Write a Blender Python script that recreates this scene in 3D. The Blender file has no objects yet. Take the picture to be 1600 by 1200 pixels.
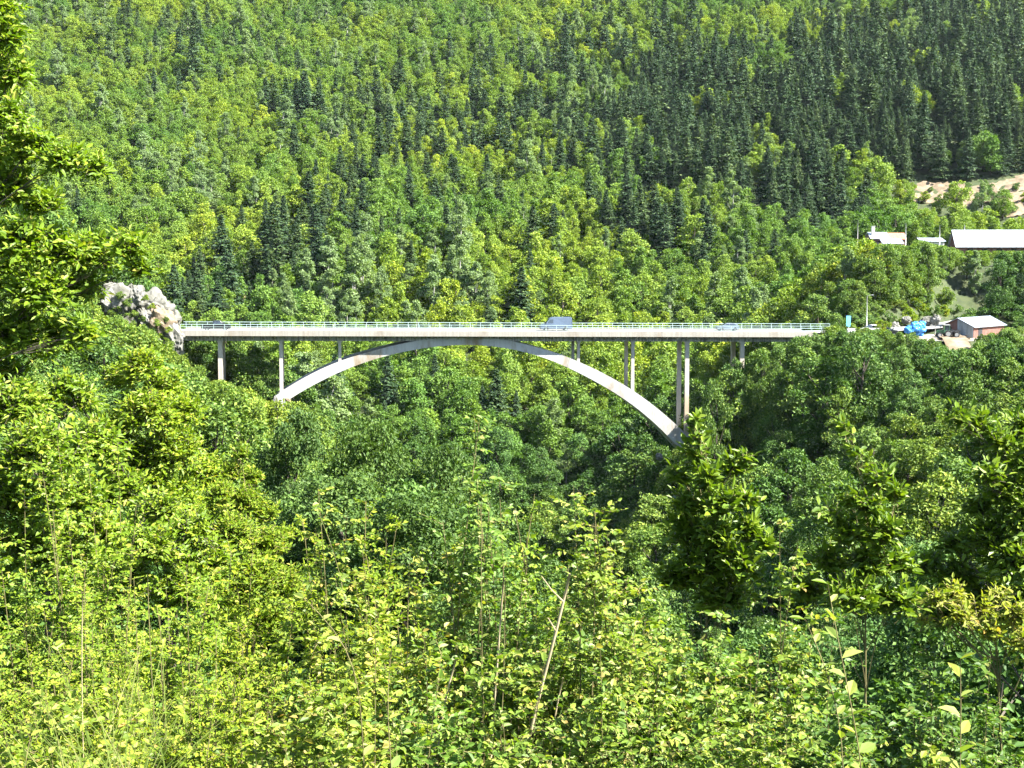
import bpy, bmesh, math, random
import numpy as np
from mathutils import Vector, Matrix, noise as mnoise

SC = bpy.context.scene
COL = SC.collection

# ------------------------------------------------------------------ camera
FPX = 2310.0                         # focal length in photograph pixels (1600 wide)
PITCH = -math.atan(200.0 / FPX)      # the eye level lies 200 px above the picture centre
cam_data = bpy.data.cameras.new('camera')
cam_data.sensor_width = 36.0
cam_data.lens = FPX / 1600.0 * 36.0
cam_data.clip_start = 0.1
cam_data.clip_end = 6000.0
cam = bpy.data.objects.new('camera', cam_data)
COL.objects.link(cam)
cam.location = (0, 0, 0)
cam.rotation_euler = (math.pi / 2 + PITCH, 0, 0)
SC.camera = cam

# ------------------------------------------------------------------ sky and sun
SUN_EL = math.radians(47.0)
SUN_AZ = math.radians(110.0)         # clockwise from the viewing direction (+Y): behind and to the right
world = bpy.data.worlds.new('World')
SC.world = world
world.use_nodes = True
wn = world.node_tree
sky = wn.nodes.new('ShaderNodeTexSky')
sky.sky_type = 'NISHITA'
sky.sun_disc = False
sky.sun_elevation = SUN_EL
sky.sun_rotation = SUN_AZ
sky.air_density = 1.0
sky.dust_density = 0.6
bgn = wn.nodes['Background']
bgn.inputs['Strength'].default_value = 0.065
wn.links.new(sky.outputs['Color'], bgn.inputs['Color'])

sun_data = bpy.data.lights.new('sun', 'SUN')
sun_data.energy = 5.0
sun_data.angle = math.radians(0.53)
sun_data.color = (1.0, 0.965, 0.895)
sun = bpy.data.objects.new('sun', sun_data)
COL.objects.link(sun)
SUNV = Vector((math.sin(SUN_AZ) * math.cos(SUN_EL), math.cos(SUN_AZ) * math.cos(SUN_EL), math.sin(SUN_EL)))
sun.rotation_euler = (-SUNV).to_track_quat('-Z', 'Y').to_euler()
sun.location = SUNV * 300

SC.view_settings.view_transform = 'Standard'
SC.view_settings.look = 'None'
SC.view_settings.exposure = 2.6
SC.view_settings.gamma = 1.0
SC.view_settings.use_curve_mapping = False
SC.render.engine = 'CYCLES'
cy = SC.cycles
cy.max_bounces = 3
cy.diffuse_bounces = 2
cy.glossy_bounces = 2
cy.transmission_bounces = 3
cy.transparent_max_bounces = 3
cy.volume_bounces = 0
cy.caustics_reflective = False
cy.caustics_refractive = False
cy.use_denoising = True
cy.denoiser = 'OPENIMAGEDENOISE'
cy.denoising_input_passes = 'RGB_ALBEDO_NORMAL'
cy.denoising_prefilter = 'NONE'
cy.use_adaptive_sampling = True
cy.adaptive_threshold = 0.025

# ------------------------------------------------------------------ helpers
def px(u, v, Y):
    """the point at forward distance Y that the photograph shows at pixel (u, v)"""
    a, b = (u - 800.0) / FPX, (600.0 - v) / FPX
    c, s = math.cos(PITCH), math.sin(PITCH)
    dy, dz = c - b * s, s + b * c
    t = Y / dy
    return Vector((a * t, Y, dz * t))

def proj(P):
    """pixel positions of points (n,3)"""
    P = np.atleast_2d(np.asarray(P, float))
    c, s = math.cos(PITCH), math.sin(PITCH)
    f = P[:, 1] * c + P[:, 2] * s
    up = -P[:, 1] * s + P[:, 2] * c
    f = np.where(np.abs(f) < 1e-3, 1e-3, f)
    return 800 + FPX * P[:, 0] / f, 600 - FPX * up / f, f

def tag(o, label=None, cat=None, group=None, kind=None):
    if label: o['label'] = label
    if cat: o['category'] = cat
    if group: o['group'] = group
    if kind: o['kind'] = kind
    return o

def empty(name, loc=(0, 0, 0), rz=0.0, scale=None, parent=None):
    o = bpy.data.objects.new(name, None)
    o.empty_display_size = 0.2
    COL.objects.link(o)
    o.location = loc
    o.rotation_euler = (0, 0, rz)
    if scale is not None: o.scale = scale
    if parent is not None: o.parent = parent
    return o

def obj(name, me, parent=None, loc=None, rot=None, scale=None):
    o = bpy.data.objects.new(name, me)
    COL.objects.link(o)
    if parent is not None: o.parent = parent
    if loc is not None: o.location = loc
    if rot is not None: o.rotation_euler = rot
    if scale is not None: o.scale = scale
    return o

class Geo:
    """collects polygons of any size with a material slot and builds ONE mesh"""
    def __init__(self):
        self.v, self.f, self.n = [], [], 0      # f: list of (array (m,k), slot)
    def add(self, verts, faces, slot=0):
        verts = np.asarray(verts, float).reshape(-1, 3)
        faces = np.asarray(faces, np.int64)
        if len(verts) == 0 or len(faces) == 0: return
        self.v.append(verts)
        self.f.append((faces + self.n, slot))
        self.n += len(verts)
    def poly(self, verts, slot=0):
        self.add(verts, [list(range(len(verts)))], slot)
    def box(self, x0, x1, y0, y1, z0, z1, slot=0, fn=None):
        v = np.array([(x, y, z) for z in (z0, z1) for y in (y0, y1) for x in (x0, x1)], float)
        if fn: v = np.array([fn(*p) for p in v])
        self.add(v, [(0, 2, 3, 1), (4, 5, 7, 6), (0, 1, 5, 4), (2, 6, 7, 3), (0, 4, 6, 2), (1, 3, 7, 5)], slot)
    def tube(self, pts, rad, sides=5, slot=0, cap=False):
        pts = np.asarray(pts, float); n = len(pts)
        rad = np.broadcast_to(np.asarray(rad, float), (n,))
        t = np.gradient(pts, axis=0)
        t /= np.linalg.norm(t, axis=1, keepdims=True) + 1e-9
        ref = np.where(np.abs(t[:, 2:3]) > 0.9, np.array([[1.0, 0, 0]]), np.array([[0, 0, 1.0]]))
        a = np.cross(t, ref); a /= np.linalg.norm(a, axis=1, keepdims=True) + 1e-9
        b = np.cross(t, a)
        ang = np.arange(sides) * 2 * math.pi / sides
        v = pts[:, None, :] + rad[:, None, None] * (np.cos(ang)[None, :, None] * a[:, None, :] + np.sin(ang)[None, :, None] * b[:, None, :])
        i = np.arange(n - 1)[:, None] * sides
        j = np.arange(sides)[None, :]; k = (j + 1) % sides
        q = np.stack([i + j, i + k, i + sides + k, i + sides + j], -1).reshape(-1, 4)
        base = self.n
        self.add(v.reshape(-1, 3), q, slot)
        if cap:
            self.f.append((np.array([[base + s for s in range(sides)]]), slot))
            self.f.append((np.array([[base + (n - 1) * sides + s for s in range(sides)][::-1]]), slot))
    def loft(self, rings, slot=0, cap=True):
        """rings: list of closed outlines with equal counts"""
        rings = np.asarray(rings, float); n, m = rings.shape[:2]
        i = np.arange(n - 1)[:, None] * m
        j = np.arange(m)[None, :]; k = (j + 1) % m
        q = np.stack([i + j, i + k, i + m + k, i + m + j], -1).reshape(-1, 4)
        base = self.n
        self.add(rings.reshape(-1, 3), q, slot)
        if cap:
            self.f.append((np.array([[base + s for s in range(m)][::-1]]), slot))
            self.f.append((np.array([[base + (n - 1) * m + s for s in range(m)]]), slot))
    def mesh(self, name, mats, smooth=False, recalc=False):
        me = bpy.data.meshes.new(name)
        V = np.concatenate(self.v) if self.v else np.zeros((0, 3))
        loops = np.concatenate([f.reshape(-1) for f, _ in self.f])
        tot = np.concatenate([np.full(len(f), f.shape[1]) for f, _ in self.f])
        slot = np.concatenate([np.full(len(f), s) for f, s in self.f])
        start = np.concatenate([[0], np.cumsum(tot)[:-1]])
        me.vertices.add(len(V)); me.vertices.foreach_set('co', V.astype(np.float32).reshape(-1))
        me.loops.add(len(loops)); me.loops.foreach_set('vertex_index', loops.astype(np.int32))
        me.polygons.add(len(tot)); me.polygons.foreach_set('loop_start', start.astype(np.int32))
        me.polygons.foreach_set('material_index', slot.astype(np.int32))
        me.polygons.foreach_set('use_smooth', np.full(len(tot), smooth))
        for m in (mats if isinstance(mats, (list, tuple)) else [mats]): me.materials.append(m)
        me.update(calc_edges=True)
        me.validate()
        if recalc:
            bm = bmesh.new(); bm.from_mesh(me)
            bmesh.ops.recalc_face_normals(bm, faces=bm.faces)
            bm.to_mesh(me); bm.free()
        return me

def unit(a):
    return a / (np.linalg.norm(a, axis=-1, keepdims=True) + 1e-9)

def leaf_frames(A, N):
    A = unit(A)
    N = unit(N - (N * A).sum(1, keepdims=True) * A)
    return A, N, np.cross(N, A)

def leaves4(g, P, A, N, L, W, slot=0, fold=0.18):
    """kite-shaped leaves folded along the midrib"""
    A, N, B = leaf_frames(A, N)
    L = np.broadcast_to(L, (len(P),))[:, None]; W = np.broadcast_to(W, (len(P),))[:, None]
    v = np.stack([P, P + .45 * L * A + .5 * W * B + fold * W * N, P + L * A, P + .45 * L * A - .5 * W * B + fold * W * N], 1)
    g.add(v.reshape(-1, 3), np.arange(len(P) * 4).reshape(-1, 4), slot)

def leaves6(g, P, A, N, L, W, slot=0, fold=0.16, curl=0.14):
    """broad pointed leaves with a folded midrib and a drooping tip"""
    A, N, B = leaf_frames(A, N)
    L = np.broadcast_to(L, (len(P),))[:, None]; W = np.broadcast_to(W, (len(P),))[:, None]
    P1 = P + .34 * L * A; P2 = P + .70 * L * A - .35 * curl * L * N
    v = np.stack([P, P1 + .5 * W * B + fold * W * N, P2 + .38 * W * B + fold * .8 * W * N, P + L * A - curl * L * N,
                  P2 - .38 * W * B + fold * .8 * W * N, P1 - .5 * W * B + fold * W * N], 1)
    i = np.arange(len(P))[:, None] * 6
    q = np.concatenate([i + np.array([[0, 1, 2, 3]]), i + np.array([[0, 3, 4, 5]])])
    g.add(v.reshape(-1, 3), q, slot)

# ------------------------------------------------------------------ materials
def nodes_of(name):
    m = bpy.data.materials.new(name)
    m.use_nodes = True
    nt = m.node_tree
    return m, nt, nt.nodes['Principled BSDF'], nt.nodes['Material Output']

def ramp(nt, stops, fac):
    r = nt.nodes.new('ShaderNodeValToRGB')
    e = r.color_ramp.elements
    while len(e) > 1: e.remove(e[-1])
    e[0].position = stops[0][0]; e[0].color = (*stops[0][1], 1)
    for p, c in stops[1:]:
        x = e.new(p); x.color = (*c, 1)
    nt.links.new(fac, r.inputs['Fac'])
    return r.outputs['Color']

def noise_tex(nt, scale, detail=4, rough=.6, coord='Object', stretch=None):
    tc = nt.nodes.new('ShaderNodeTexCoord')
    n = nt.nodes.new('ShaderNodeTexNoise')
    n.inputs['Scale'].default_value = scale
    n.inputs['Detail'].default_value = detail
    n.inputs['Roughness'].default_value = rough
    src = tc.outputs[coord]
    if stretch:
        mp = nt.nodes.new('ShaderNodeMapping'); mp.inputs['Scale'].default_value = stretch
        nt.links.new(src, mp.inputs['Vector']); src = mp.outputs['Vector']
    nt.links.new(src, n.inputs['Vector'])
    return n

def mixc(nt, fac, a, b, mode='MIX'):
    m = nt.nodes.new('ShaderNodeMix'); m.data_type = 'RGBA'; m.blend_type = mode
    for sock, val in ((m.inputs[0], fac), (m.inputs[6], a), (m.inputs[7], b)):
        if isinstance(val, (int, float)): sock.default_value = val
        elif isinstance(val, tuple): sock.default_value = (*val, 1)
        else: nt.links.new(val, sock)
    return m.outputs[2]

def leaf_mat(name, stops, obj_stops=None, trans=0.35, rough=.55, spec=.18, tcol=(1.15, 1.25, .35), stand=False):
    """leaf colour varies from leaf to leaf (stops) and from plant to plant (obj_stops multiplies)"""
    m, nt, bs, out = nodes_of(name)
    ge = nt.nodes.new('ShaderNodeNewGeometry')
    c = ramp(nt, stops, ge.outputs['Random Per Island'])
    if obj_stops:
        oi = nt.nodes.new('ShaderNodeObjectInfo')
        c = mixc(nt, 1.0, c, ramp(nt, obj_stops, oi.outputs['Random']), 'MULTIPLY')
    if stand:                                    # whole stands of trees differ in species and tone
        ns = nt.nodes.new('ShaderNodeTexNoise'); ns.inputs['Scale'].default_value = .016; ns.inputs['Detail'].default_value = 3
        nt.links.new(oi.outputs['Location'], ns.inputs['Vector'])
        c = mixc(nt, 1.0, c, ramp(nt, [(.36, (.66, .80, .95)), (.5, (1, 1, 1)), (.64, (1.32, 1.18, .85))], ns.outputs['Fac']), 'MULTIPLY')
    nt.links.new(c, bs.inputs['Base Color'])
    bs.inputs['Roughness'].default_value = rough
    bs.inputs['Specular IOR Level'].default_value = spec
    tr = nt.nodes.new('ShaderNodeBsdfTranslucent')
    nt.links.new(mixc(nt, 1.0, c, tcol, 'MULTIPLY'), tr.inputs['Color'])
    mx = nt.nodes.new('ShaderNodeMixShader'); mx.inputs['Fac'].default_value = trans
    nt.links.new(bs.outputs[0], mx.inputs[1]); nt.links.new(tr.outputs[0], mx.inputs[2])
    nt.links.new(mx.outputs[0], out.inputs['Surface'])
    return m

def surf_mat(name, stops, scale=1.0, rough=.85, detail=6, stretch=None, bump=0, spec=.3, metal=0, coord='Object', bscale=None):
    m, nt, bs, out = nodes_of(name)
    n = noise_tex(nt, scale, detail, .62, coord, stretch)
    nt.links.new(ramp(nt, stops, n.outputs['Fac']), bs.inputs['Base Color'])
    bs.inputs['Roughness'].default_value = rough
    bs.inputs['Specular IOR Level'].default_value = spec
    bs.inputs['Metallic'].default_value = metal
    if bump:
        b = nt.nodes.new('ShaderNodeBump'); b.inputs['Strength'].default_value = bump
        n2 = noise_tex(nt, bscale or scale * 3, 6, .65, coord)
        nt.links.new(n2.outputs['Fac'], b.inputs['Height']); nt.links.new(b.outputs[0], bs.inputs['Normal'])
    return m

def plain(name, c, rough=.6, metal=0, spec=.4, var=.12, scale=2.0):
    d = tuple(x * (1 - var) for x in c); l = tuple(min(1, x * (1 + var)) for x in c)
    return surf_mat(name, [(.3, d), (.7, l)], scale=scale, rough=rough, spec=spec, metal=metal)

M = {}
V1 = [(0, (.78, .88, .85)), (.25, (.95, 1.0, .9)), (.5, (1.0, 1.0, 1.0)), (.75, (1.1, 1.07, .95)), (.93, (1.25, 1.15, .85)), (1, (1.5, 1.28, .8))]
M['broad'] = leaf_mat('broadleaf foliage', [(0, (.046, .088, .018)), (.5, (.090, .156, .028)), (.85, (.140, .214, .040)), (1, (.20, .25, .06))], V1, .26, stand=True)
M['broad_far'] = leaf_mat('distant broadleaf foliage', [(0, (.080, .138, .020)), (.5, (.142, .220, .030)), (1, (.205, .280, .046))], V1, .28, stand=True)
M['dark'] = leaf_mat('dark oak foliage', [(0, (.040, .078, .018)), (.6, (.066, .118, .024)), (1, (.105, .158, .034))],
                     [(0, (.9, .95, .95)), (1, (1.1, 1.1, 1.0))], .3)
M['spruce'] = leaf_mat('spruce needles', [(0, (.022, .050, .022)), (.6, (.040, .078, .030)), (1, (.085, .128, .042))],
                       [(0, (.8, .85, .9)), (.6, (1, 1, 1)), (1, (1.35, 1.2, .95))], .12, rough=.6)
M['pale'] = leaf_mat('pale aspen foliage', [(0, (.11, .165, .06)), (.5, (.155, .22, .085)), (1, (.21, .28, .12))],
                     [(0, (.9, .95, .95)), (1, (1.1, 1.1, 1.0))], .3)
M['lime'] = leaf_mat('yellow green foliage', [(0, (.095, .160, .012)), (.5, (.170, .245, .018)), (.9, (.24, .295, .028)), (1, (.34, .29, .05))], [(0, (.85, .93, .95)), (.5, (1, 1, 1)), (1, (1.15, 1.08, .85))], .42)
M['fresh'] = leaf_mat('fresh green foliage', [(0, (.080, .140, .010)), (.5, (.150, .232, .014)), (.92, (.225, .285, .024)), (1, (.30, .27, .05))], [(0, (.9, .96, .98)), (.5, (1, 1, 1)), (1, (1.12, 1.08, .9))], .40, rough=.5, spec=.28)
M['bush'] = leaf_mat('bush foliage', [(0, (.070, .120, .014)), (.45, (.150, .218, .022)), (.8, (.230, .285, .040)), (.94, (.30, .31, .065)), (1, (.36, .25, .08))],
                     [(0, (.66, .82, .95)), (.5, (1, 1, 1)), (1, (1.15, 1.08, .85))], .40, rough=.5, spec=.28)
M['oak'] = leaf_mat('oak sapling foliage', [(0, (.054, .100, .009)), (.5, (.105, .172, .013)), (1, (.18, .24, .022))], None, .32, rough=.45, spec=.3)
M['yellowing'] = leaf_mat('yellowing foliage', [(0, (.16, .21, .025)), (.5, (.24, .27, .04)), (.95, (.30, .29, .06)), (1, (.36, .22, .05))], None, .42)
M['grass'] = leaf_mat('grass blades', [(0, (.11, .17, .03)), (.6, (.18, .23, .05)), (1, (.30, .29, .11))], None, .35)
M['bark'] = surf_mat('bark', [(.3, (.035, .027, .02)), (.7, (.09, .075, .058))], scale=6, bump=.4)
M['twig'] = surf_mat('young stem', [(.3, (.08, .07, .025)), (.7, (.15, .13, .05))], scale=9)
M['pale_bark'] = surf_mat('pale bark', [(.3, (.18, .17, .15)), (.7, (.32, .31, .28))], scale=3)
M['dry'] = surf_mat('dry cane', [(.3, (.20, .15, .08)), (.6, (.34, .28, .17)), (.75, (.22, .17, .10))], scale=8)
# ------------------------------------------------------------------ bridge axis (needed by the terrain)
BA = px(282, 518.0, 262.0)                       # left end of the near deck edge, road level
BANG = math.atan((800.0 - 525.0) / FPX)          # the deck runs away from the camera to the right
BU = np.array([math.cos(BANG), math.sin(BANG), 0.0])
BN = np.array([-math.sin(BANG), math.cos(BANG), 0.0])
BLEN = 116.5
DECKW = 10.4
BGRADE = -0.0085

def bl(u, v, yloc):
    """bridge-local (x, z) of the point seen at (u, v) on the vertical plane y = yloc of the bridge"""
    d = np.array(px(u, v, 1.0)); A = np.array(BA)
    t = (yloc + A @ BN) / (d @ BN)
    P = d * t
    return (P - A) @ BU, P[2] - A[2]

def bw(x, y, z=0.0):
    p = np.array(BA) + BU * x + BN * y
    return Vector((p[0], p[1], BA.z + z))

# ------------------------------------------------------------------ terrain
CP = [(0,-40,7),(-45,-40,12),(45,-40,3),(0,0,-1.7),(-5,0,-1.5),(5,0,-1.9),(-30,0,2),(30,0,-4),
 (0,7,-3.9),(-3,7,-3.7),(3,7,-4.0),(0,14,-6.8),(-5,14,-6.0),(5,14,-7.2),(0,25,-11),(-8,22,-8.0),(9,25,-11),
 (-22,30,-5),(24,30,-9),(-14,45,-14),(0,50,-19),(18,50,-18),(-8,75,-24),(-22,75,-18),(15,75,-30),(38,75,-24),(-45,75,-10),
 (-50,130,-14),(-14,120,-36),(-35,120,-25),(10,120,-47),(30,130,-46),(58,130,-35),(90,130,-28),
 (-35,170,-36),(-60,170,-22),(-10,170,-56),(15,170,-56),(40,170,-46),(68,170,-36),(105,170,-28),
 (-35,215,-40),(-52,215,-28),(-72,215,-17),(-15,215,-62),(12,215,-68),(40,215,-48),(65,215,-32),(100,215,-25),(150,200,-26),
 (-140,200,-4),(-110,262,-5),(-80,262,-10),(-64,262,-18),(-55,263,-25),(-45,264,-30),(-32,265,-44),(-10,266,-70),(10,267,-72),(22,268,-60),
 (32,270,-42),(45,270,-29),(58,271,-18),(72,272,-15.3),(100,274,-15.5),(150,277,-15.5),(72,258,-20),(100,256,-21),(140,255,-22),
 (75,288,-15),(100,291,-15),(75,304,-11),(105,312,-7),(150,315,-6),(90,360,-6),(130,360,-3),
 (0,312,-70),(-40,312,-50),(42,312,-52),(62,318,-24),(-75,312,-28),(-120,312,-12),(0,340,-54),(-40,345,-48),(-90,345,-34),(40,345,-40),
 (110,420,-1),(140,430,0),(170,440,1),(110,460,1.5),(140,475,4),(170,480,4)]
for x in (-330, -170, -60, 50):
    for y, z in ((400, -31), (455, -13), (530, 12), (630, 45), (760, 96), (900, 156), (1080, 235), (1400, 330), (1800, 360)):
        CP.append((x, y, z + (3 if x < -200 else 0)))
for x in (165, 300, 480):
    for y, z in ((545, 28), (640, 62), (760, 108), (900, 165), (1080, 245), (1400, 335), (1800, 365)):
        CP.append((x, y, z))
CP += [(110,530,19),(300,420,8),(300,280,-5),(300,100,-10),(-300,280,15),(-300,100,25),(-700,400,10),(-700,900,170),(-700,1700,360),(800,400,40),(800,900,190),(800,1700,370),(800,0,0),(-700,0,40),(0,-200,40),(-500,-200,60),(500,-200,30)]
CP = np.array(CP, float)
def _tps(d2):
    return np.where(d2 > 0, d2 * np.log(d2 + 1e-9), 0.0)
_S = 100.0
_X = CP[:, :2] / _S
_n = len(CP)
_K = _tps(((_X[:, None] - _X[None]) ** 2).sum(-1)) + 4e-4 * np.eye(_n)
_Pm = np.concatenate([np.ones((_n, 1)), _X], 1)
_Am = np.block([[_K, _Pm], [_Pm.T, np.zeros((3, 3))]])
_W = np.linalg.solve(_Am, np.concatenate([CP[:, 2], np.zeros(3)]))

def sstep(a, b, x):
    t = np.clip((x - a) / (b - a), 0.0, 1.0)
    return t * t * (3 - 2 * t)

ROADL = [(np.array(bw(-s, DECKW / 2)) + np.array([-0.0006 * s * s, 0.012 * s * s, 0.0])) for s in range(0, 60, 6)]
ROADR = [(np.array(bw(BLEN + s, DECKW / 2, BGRADE * BLEN)) + np.array([0, 0.02 * s * s, 0.0])) for s in range(0, 58, 6)]

def ground(x, y):
    x = np.asarray(x, float); y = np.asarray(y, float)
    shp = x.shape
    q = np.stack([x.ravel(), y.ravel()], 1) / _S
    z = np.empty(len(q))
    for i in range(0, len(q), 20000):
        c = q[i:i + 20000]
        z[i:i + 20000] = _tps(((c[:, None] - _X[None]) ** 2).sum(-1)) @ _W[:_n] + _W[_n] + c @ _W[_n + 1:]
    xr, yr = x.ravel(), y.ravel()
    und = (np.sin(xr * .021 + 1.3) * np.sin(yr * .017 + .4) * 3.2 + np.sin(xr * .047 + yr * .02) * 1.6 + np.sin(xr * .11 - yr * .07) * .7)
    z += und * sstep(330, 520, yr)
    z += (np.sin(xr * .23 + 2) * np.sin(yr * .19) * .5) * sstep(40, 90, yr)
    # the road bench on both banks and the yard beside the shed
    for line in (ROADL, ROADR):
        L = np.array(line)
        best = np.full(len(z), 1e9); lev = np.zeros(len(z))
        for k in range(len(L)):
            d = np.hypot(xr - L[k, 0], yr - L[k, 1])
            s = d < best
            best[s] = d[s]; lev[s] = L[k, 2]
        along = (xr - BA.x) * BU[0] + (yr - BA.y) * BU[1]
        w = (1 - sstep(6.5, 15, best)) * (sstep(1, -7, along) if line is ROADL else sstep(BLEN - 4, BLEN + 4, along))
        z = z * (1 - w) + (lev - .22) * w
    w = (1 - sstep(0, 7, np.maximum(np.maximum(74 - xr, xr - 108), np.maximum(266 - yr, yr - 291))))
    z = z * (1 - w) + (-15.4) * w
    # open the ravine under the deck
    return z.reshape(shp)

M['ground'] = surf_mat('forest floor', [(.3, (.018, .026, .008)), (.5, (.032, .046, .013)), (.7, (.055, .062, .022))], scale=.35, bump=.3, bscale=2.0)
M['earth'] = surf_mat('bare earth', [(.28, (.08, .06, .036)), (.5, (.15, .112, .07)), (.72, (.22, .18, .125))], scale=.5, bump=.6, bscale=1.2)
M['drygrass'] = surf_mat('dry grass bank', [(.3, (.09, .11, .03)), (.55, (.17, .16, .06)), (.75, (.25, .21, .11))], scale=.6, bump=.4)
M['asphalt'] = surf_mat('asphalt', [(.35, (.17, .17, .165)), (.65, (.24, .235, .225))], scale=1.5, rough=.8)
M['yard'] = surf_mat('gravel yard', [(.3, (.22, .19, .14)), (.7, (.33, .30, .24))], scale=.8, bump=.3)

def axis(parts):
    out = []
    for a, b, st in parts: out += list(np.arange(a, b, st))
    return np.array(out + [parts[-1][1]], float)
gx = axis([(-1500, -400, 50), (-400, -140, 10), (-140, -20, 3.5), (-20, 20, 1.5), (20, 140, 3.5), (140, 400, 10), (400, 1500, 50)])
gy = axis([(-200, -10, 10), (-10, 40, 1.5), (40, 340, 3.5), (340, 700, 8), (700, 1300, 20), (1300, 2200, 60)])
GX, GY = np.meshgrid(gx, gy)
GZ = ground(GX, GY)
g = Geo()
nx, ny = len(gx), len(gy)
i, j = np.meshgrid(np.arange(ny - 1), np.arange(nx - 1), indexing='ij')
q = np.stack([i * nx + j, i * nx + j + 1, (i + 1) * nx + j + 1, (i + 1) * nx + j], -1).reshape(-1, 4)
g.add(np.stack([GX, GY, GZ], -1).reshape(-1, 3), q)
tag(obj('terrain', g.mesh('terrain', M['ground'], smooth=True)), 'steep wooded valley ground under the trees', kind='structure')

def patch(name, label, pts, mat, lift=.12, rough=.5, step=1.2, seed=1, kind='structure', cat=None):
    """an uneven sheet laid on the ground inside the outline pts (world x, y)"""
    rng = np.random.default_rng(seed)
    P = np.array(pts, float)
    x0, y0 = P.min(0); x1, y1 = P.max(0)
    nx = max(4, int((x1 - x0) / step)); ny = max(4, int((y1 - y0) / step))
    X, Y = np.meshgrid(np.linspace(x0, x1, nx), np.linspace(y0, y1, ny))
    inside = np.zeros(X.shape, bool)
    k = len(P) - 1
    for i in range(len(P)):
        a, b = P[i], P[k]
        c = ((a[1] > Y) != (b[1] > Y)) & (X < (b[0] - a[0]) * (Y - a[1]) / (b[1] - a[1] + 1e-9) + a[0])
        inside ^= c; k = i
    Z = ground(X, Y) + lift
    for a in range(ny):
        for b in range(nx):
            Z[a, b] += rough * (mnoise.noise(Vector((X[a, b] * .35, Y[a, b] * .35, seed))) + .5 * mnoise.noise(Vector((X[a, b] * 1.1, Y[a, b] * 1.1, seed))))
    g = Geo()
    i, j = np.meshgrid(np.arange(ny - 1), np.arange(nx - 1), indexing='ij')
    keep = inside[:-1, :-1] & inside[1:, :-1] & inside[:-1, 1:] & inside[1:, 1:]
    q = np.stack([i * nx + j, i * nx + j + 1, (i + 1) * nx + j + 1, (i + 1) * nx + j], -1)[keep]
    g.add(np.stack([X, Y, Z], -1).reshape(-1, 3), q)
    return tag(obj(name, g.mesh(name, mat, smooth=True)), label, cat, kind=kind)

def on_ground(u, v, lo=60.0, hi=1200.0):
    """where the sight line through (u, v) meets the ground"""
    Y = np.arange(lo, hi, 1.0)
    d = np.array(px(u, v, 1.0))
    gz = ground(d[0] * Y, Y)
    below = np.nonzero(d[2] * Y < gz)[0]
    k = below[0] if len(below) else len(Y) - 1
    return d[0] * Y[k], Y[k]

def outline(pix, lo=60.0):
    return [on_ground(u, v, lo) for u, v in pix]

EARTH = {}
def earth(name, label, pix, mat, lo, **kw):
    EARTH.setdefault(name, []).append(np.array(outline(pix, lo)))
    return patch(name, label, EARTH[name][-1], mat, **kw)
earth('earth_bank', 'bare tan earth cutting above the long metal-roofed building', [(1400, 305), (1425, 288), (1470, 283), (1520, 292), (1575, 283), (1612, 270), (1640, 300), (1612, 338), (1570, 345), (1540, 322), (1500, 330), (1470, 318), (1440, 322)], M['earth'], 480, step=1.2, rough=1.1, lift=.4, seed=3)
earth('earth_slope', 'pale bare earth slope falling away below the tractor and shed', [(1455, 526), (1510, 527), (1524, 552), (1532, 592), (1500, 600), (1484, 575), (1468, 548)], M['earth'], 225, step=1.0, rough=.5, lift=.35, seed=5)
earth('gravel_bank', 'bare stony scar on the left slope below the cliff', [(312, 626), (324, 632), (334, 660), (342, 684), (326, 690), (316, 668), (306, 645)], M['earth'], 190, step=.7, rough=.4, lift=.5, seed=7)
earth('grass_bank', 'dry yellow grass bank behind the left end of the bridge', [(345, 478), (372, 455), (400, 452), (420, 470), (400, 492), (360, 492)], M['drygrass'], 300, step=1.5, rough=.6, lift=.4, seed=9)
yardp = np.array([(73, 268), (90, 266.5), (107, 268), (109, 282), (106, 290), (88, 291), (75, 289)], float)
patch('yard', 'pale gravel yard at deck level beside the shed', yardp, M['yard'], lift=.05, rough=.06, step=1.0)

# road on both banks
for nm, line, lab in (('road', ROADL, 'asphalt road behind the cliff at the left bridge end'), ('road', ROADR, 'asphalt road leaving the right bridge end')):
    L = np.array(line); t = np.gradient(L, axis=0); t[:, 2] = 0; t = unit(t)
    nrm = np.stack([-t[:, 1], t[:, 0], 0 * t[:, 0]], 1)
    g = Geo()
    v = np.concatenate([L - 4.2 * nrm, L + 4.2 * nrm]); v[:, 2] += .0
    m = len(L)
    g.add(v, [(k, k + 1, m + k + 1, m + k) for k in range(m - 1)])
    tag(obj(nm, g.mesh(nm, M['asphalt'])), lab, kind='structure')
# ------------------------------------------------------------------ the arch bridge
def concrete(name, base, stain, scale=.25, streak=0.0):
    m, nt, bs, out = nodes_of(name)
    n = noise_tex(nt, scale, 7, .65)
    c = ramp(nt, [(.3, tuple(x * .82 for x in base)), (.6, base)], n.outputs['Fac'])
    n2 = noise_tex(nt, .16, 5, .7, stretch=(1, 1, .35))
    f = ramp(nt, [(.52, (0, 0, 0)), (.66, (1, 1, 1))], n2.outputs['Fac'])
    c = mixc(nt, f, c, stain)
    if streak:
        n3 = noise_tex(nt, 1.0, 3, .6, stretch=(2.2, .6, .05))
        f3 = ramp(nt, [(.46, (0, 0, 0)), (.60, (streak, streak, streak))], n3.outputs['Fac'])
        c = mixc(nt, f3, c, tuple(x * .28 for x in base))
    nt.links.new(c, bs.inputs['Base Color'])
    bs.inputs['Roughness'].default_value = .85
    b = nt.nodes.new('ShaderNodeBump'); b.inputs['Strength'].default_value = .15
    n4 = noise_tex(nt, 2.5, 6, .7)
    nt.links.new(n4.outputs['Fac'], b.inputs['Height']); nt.links.new(b.outputs[0], bs.inputs['Normal'])
    return m
M['conc'] = concrete('arch concrete', (.40, .395, .38), (.23, .18, .12), streak=.14)
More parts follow.
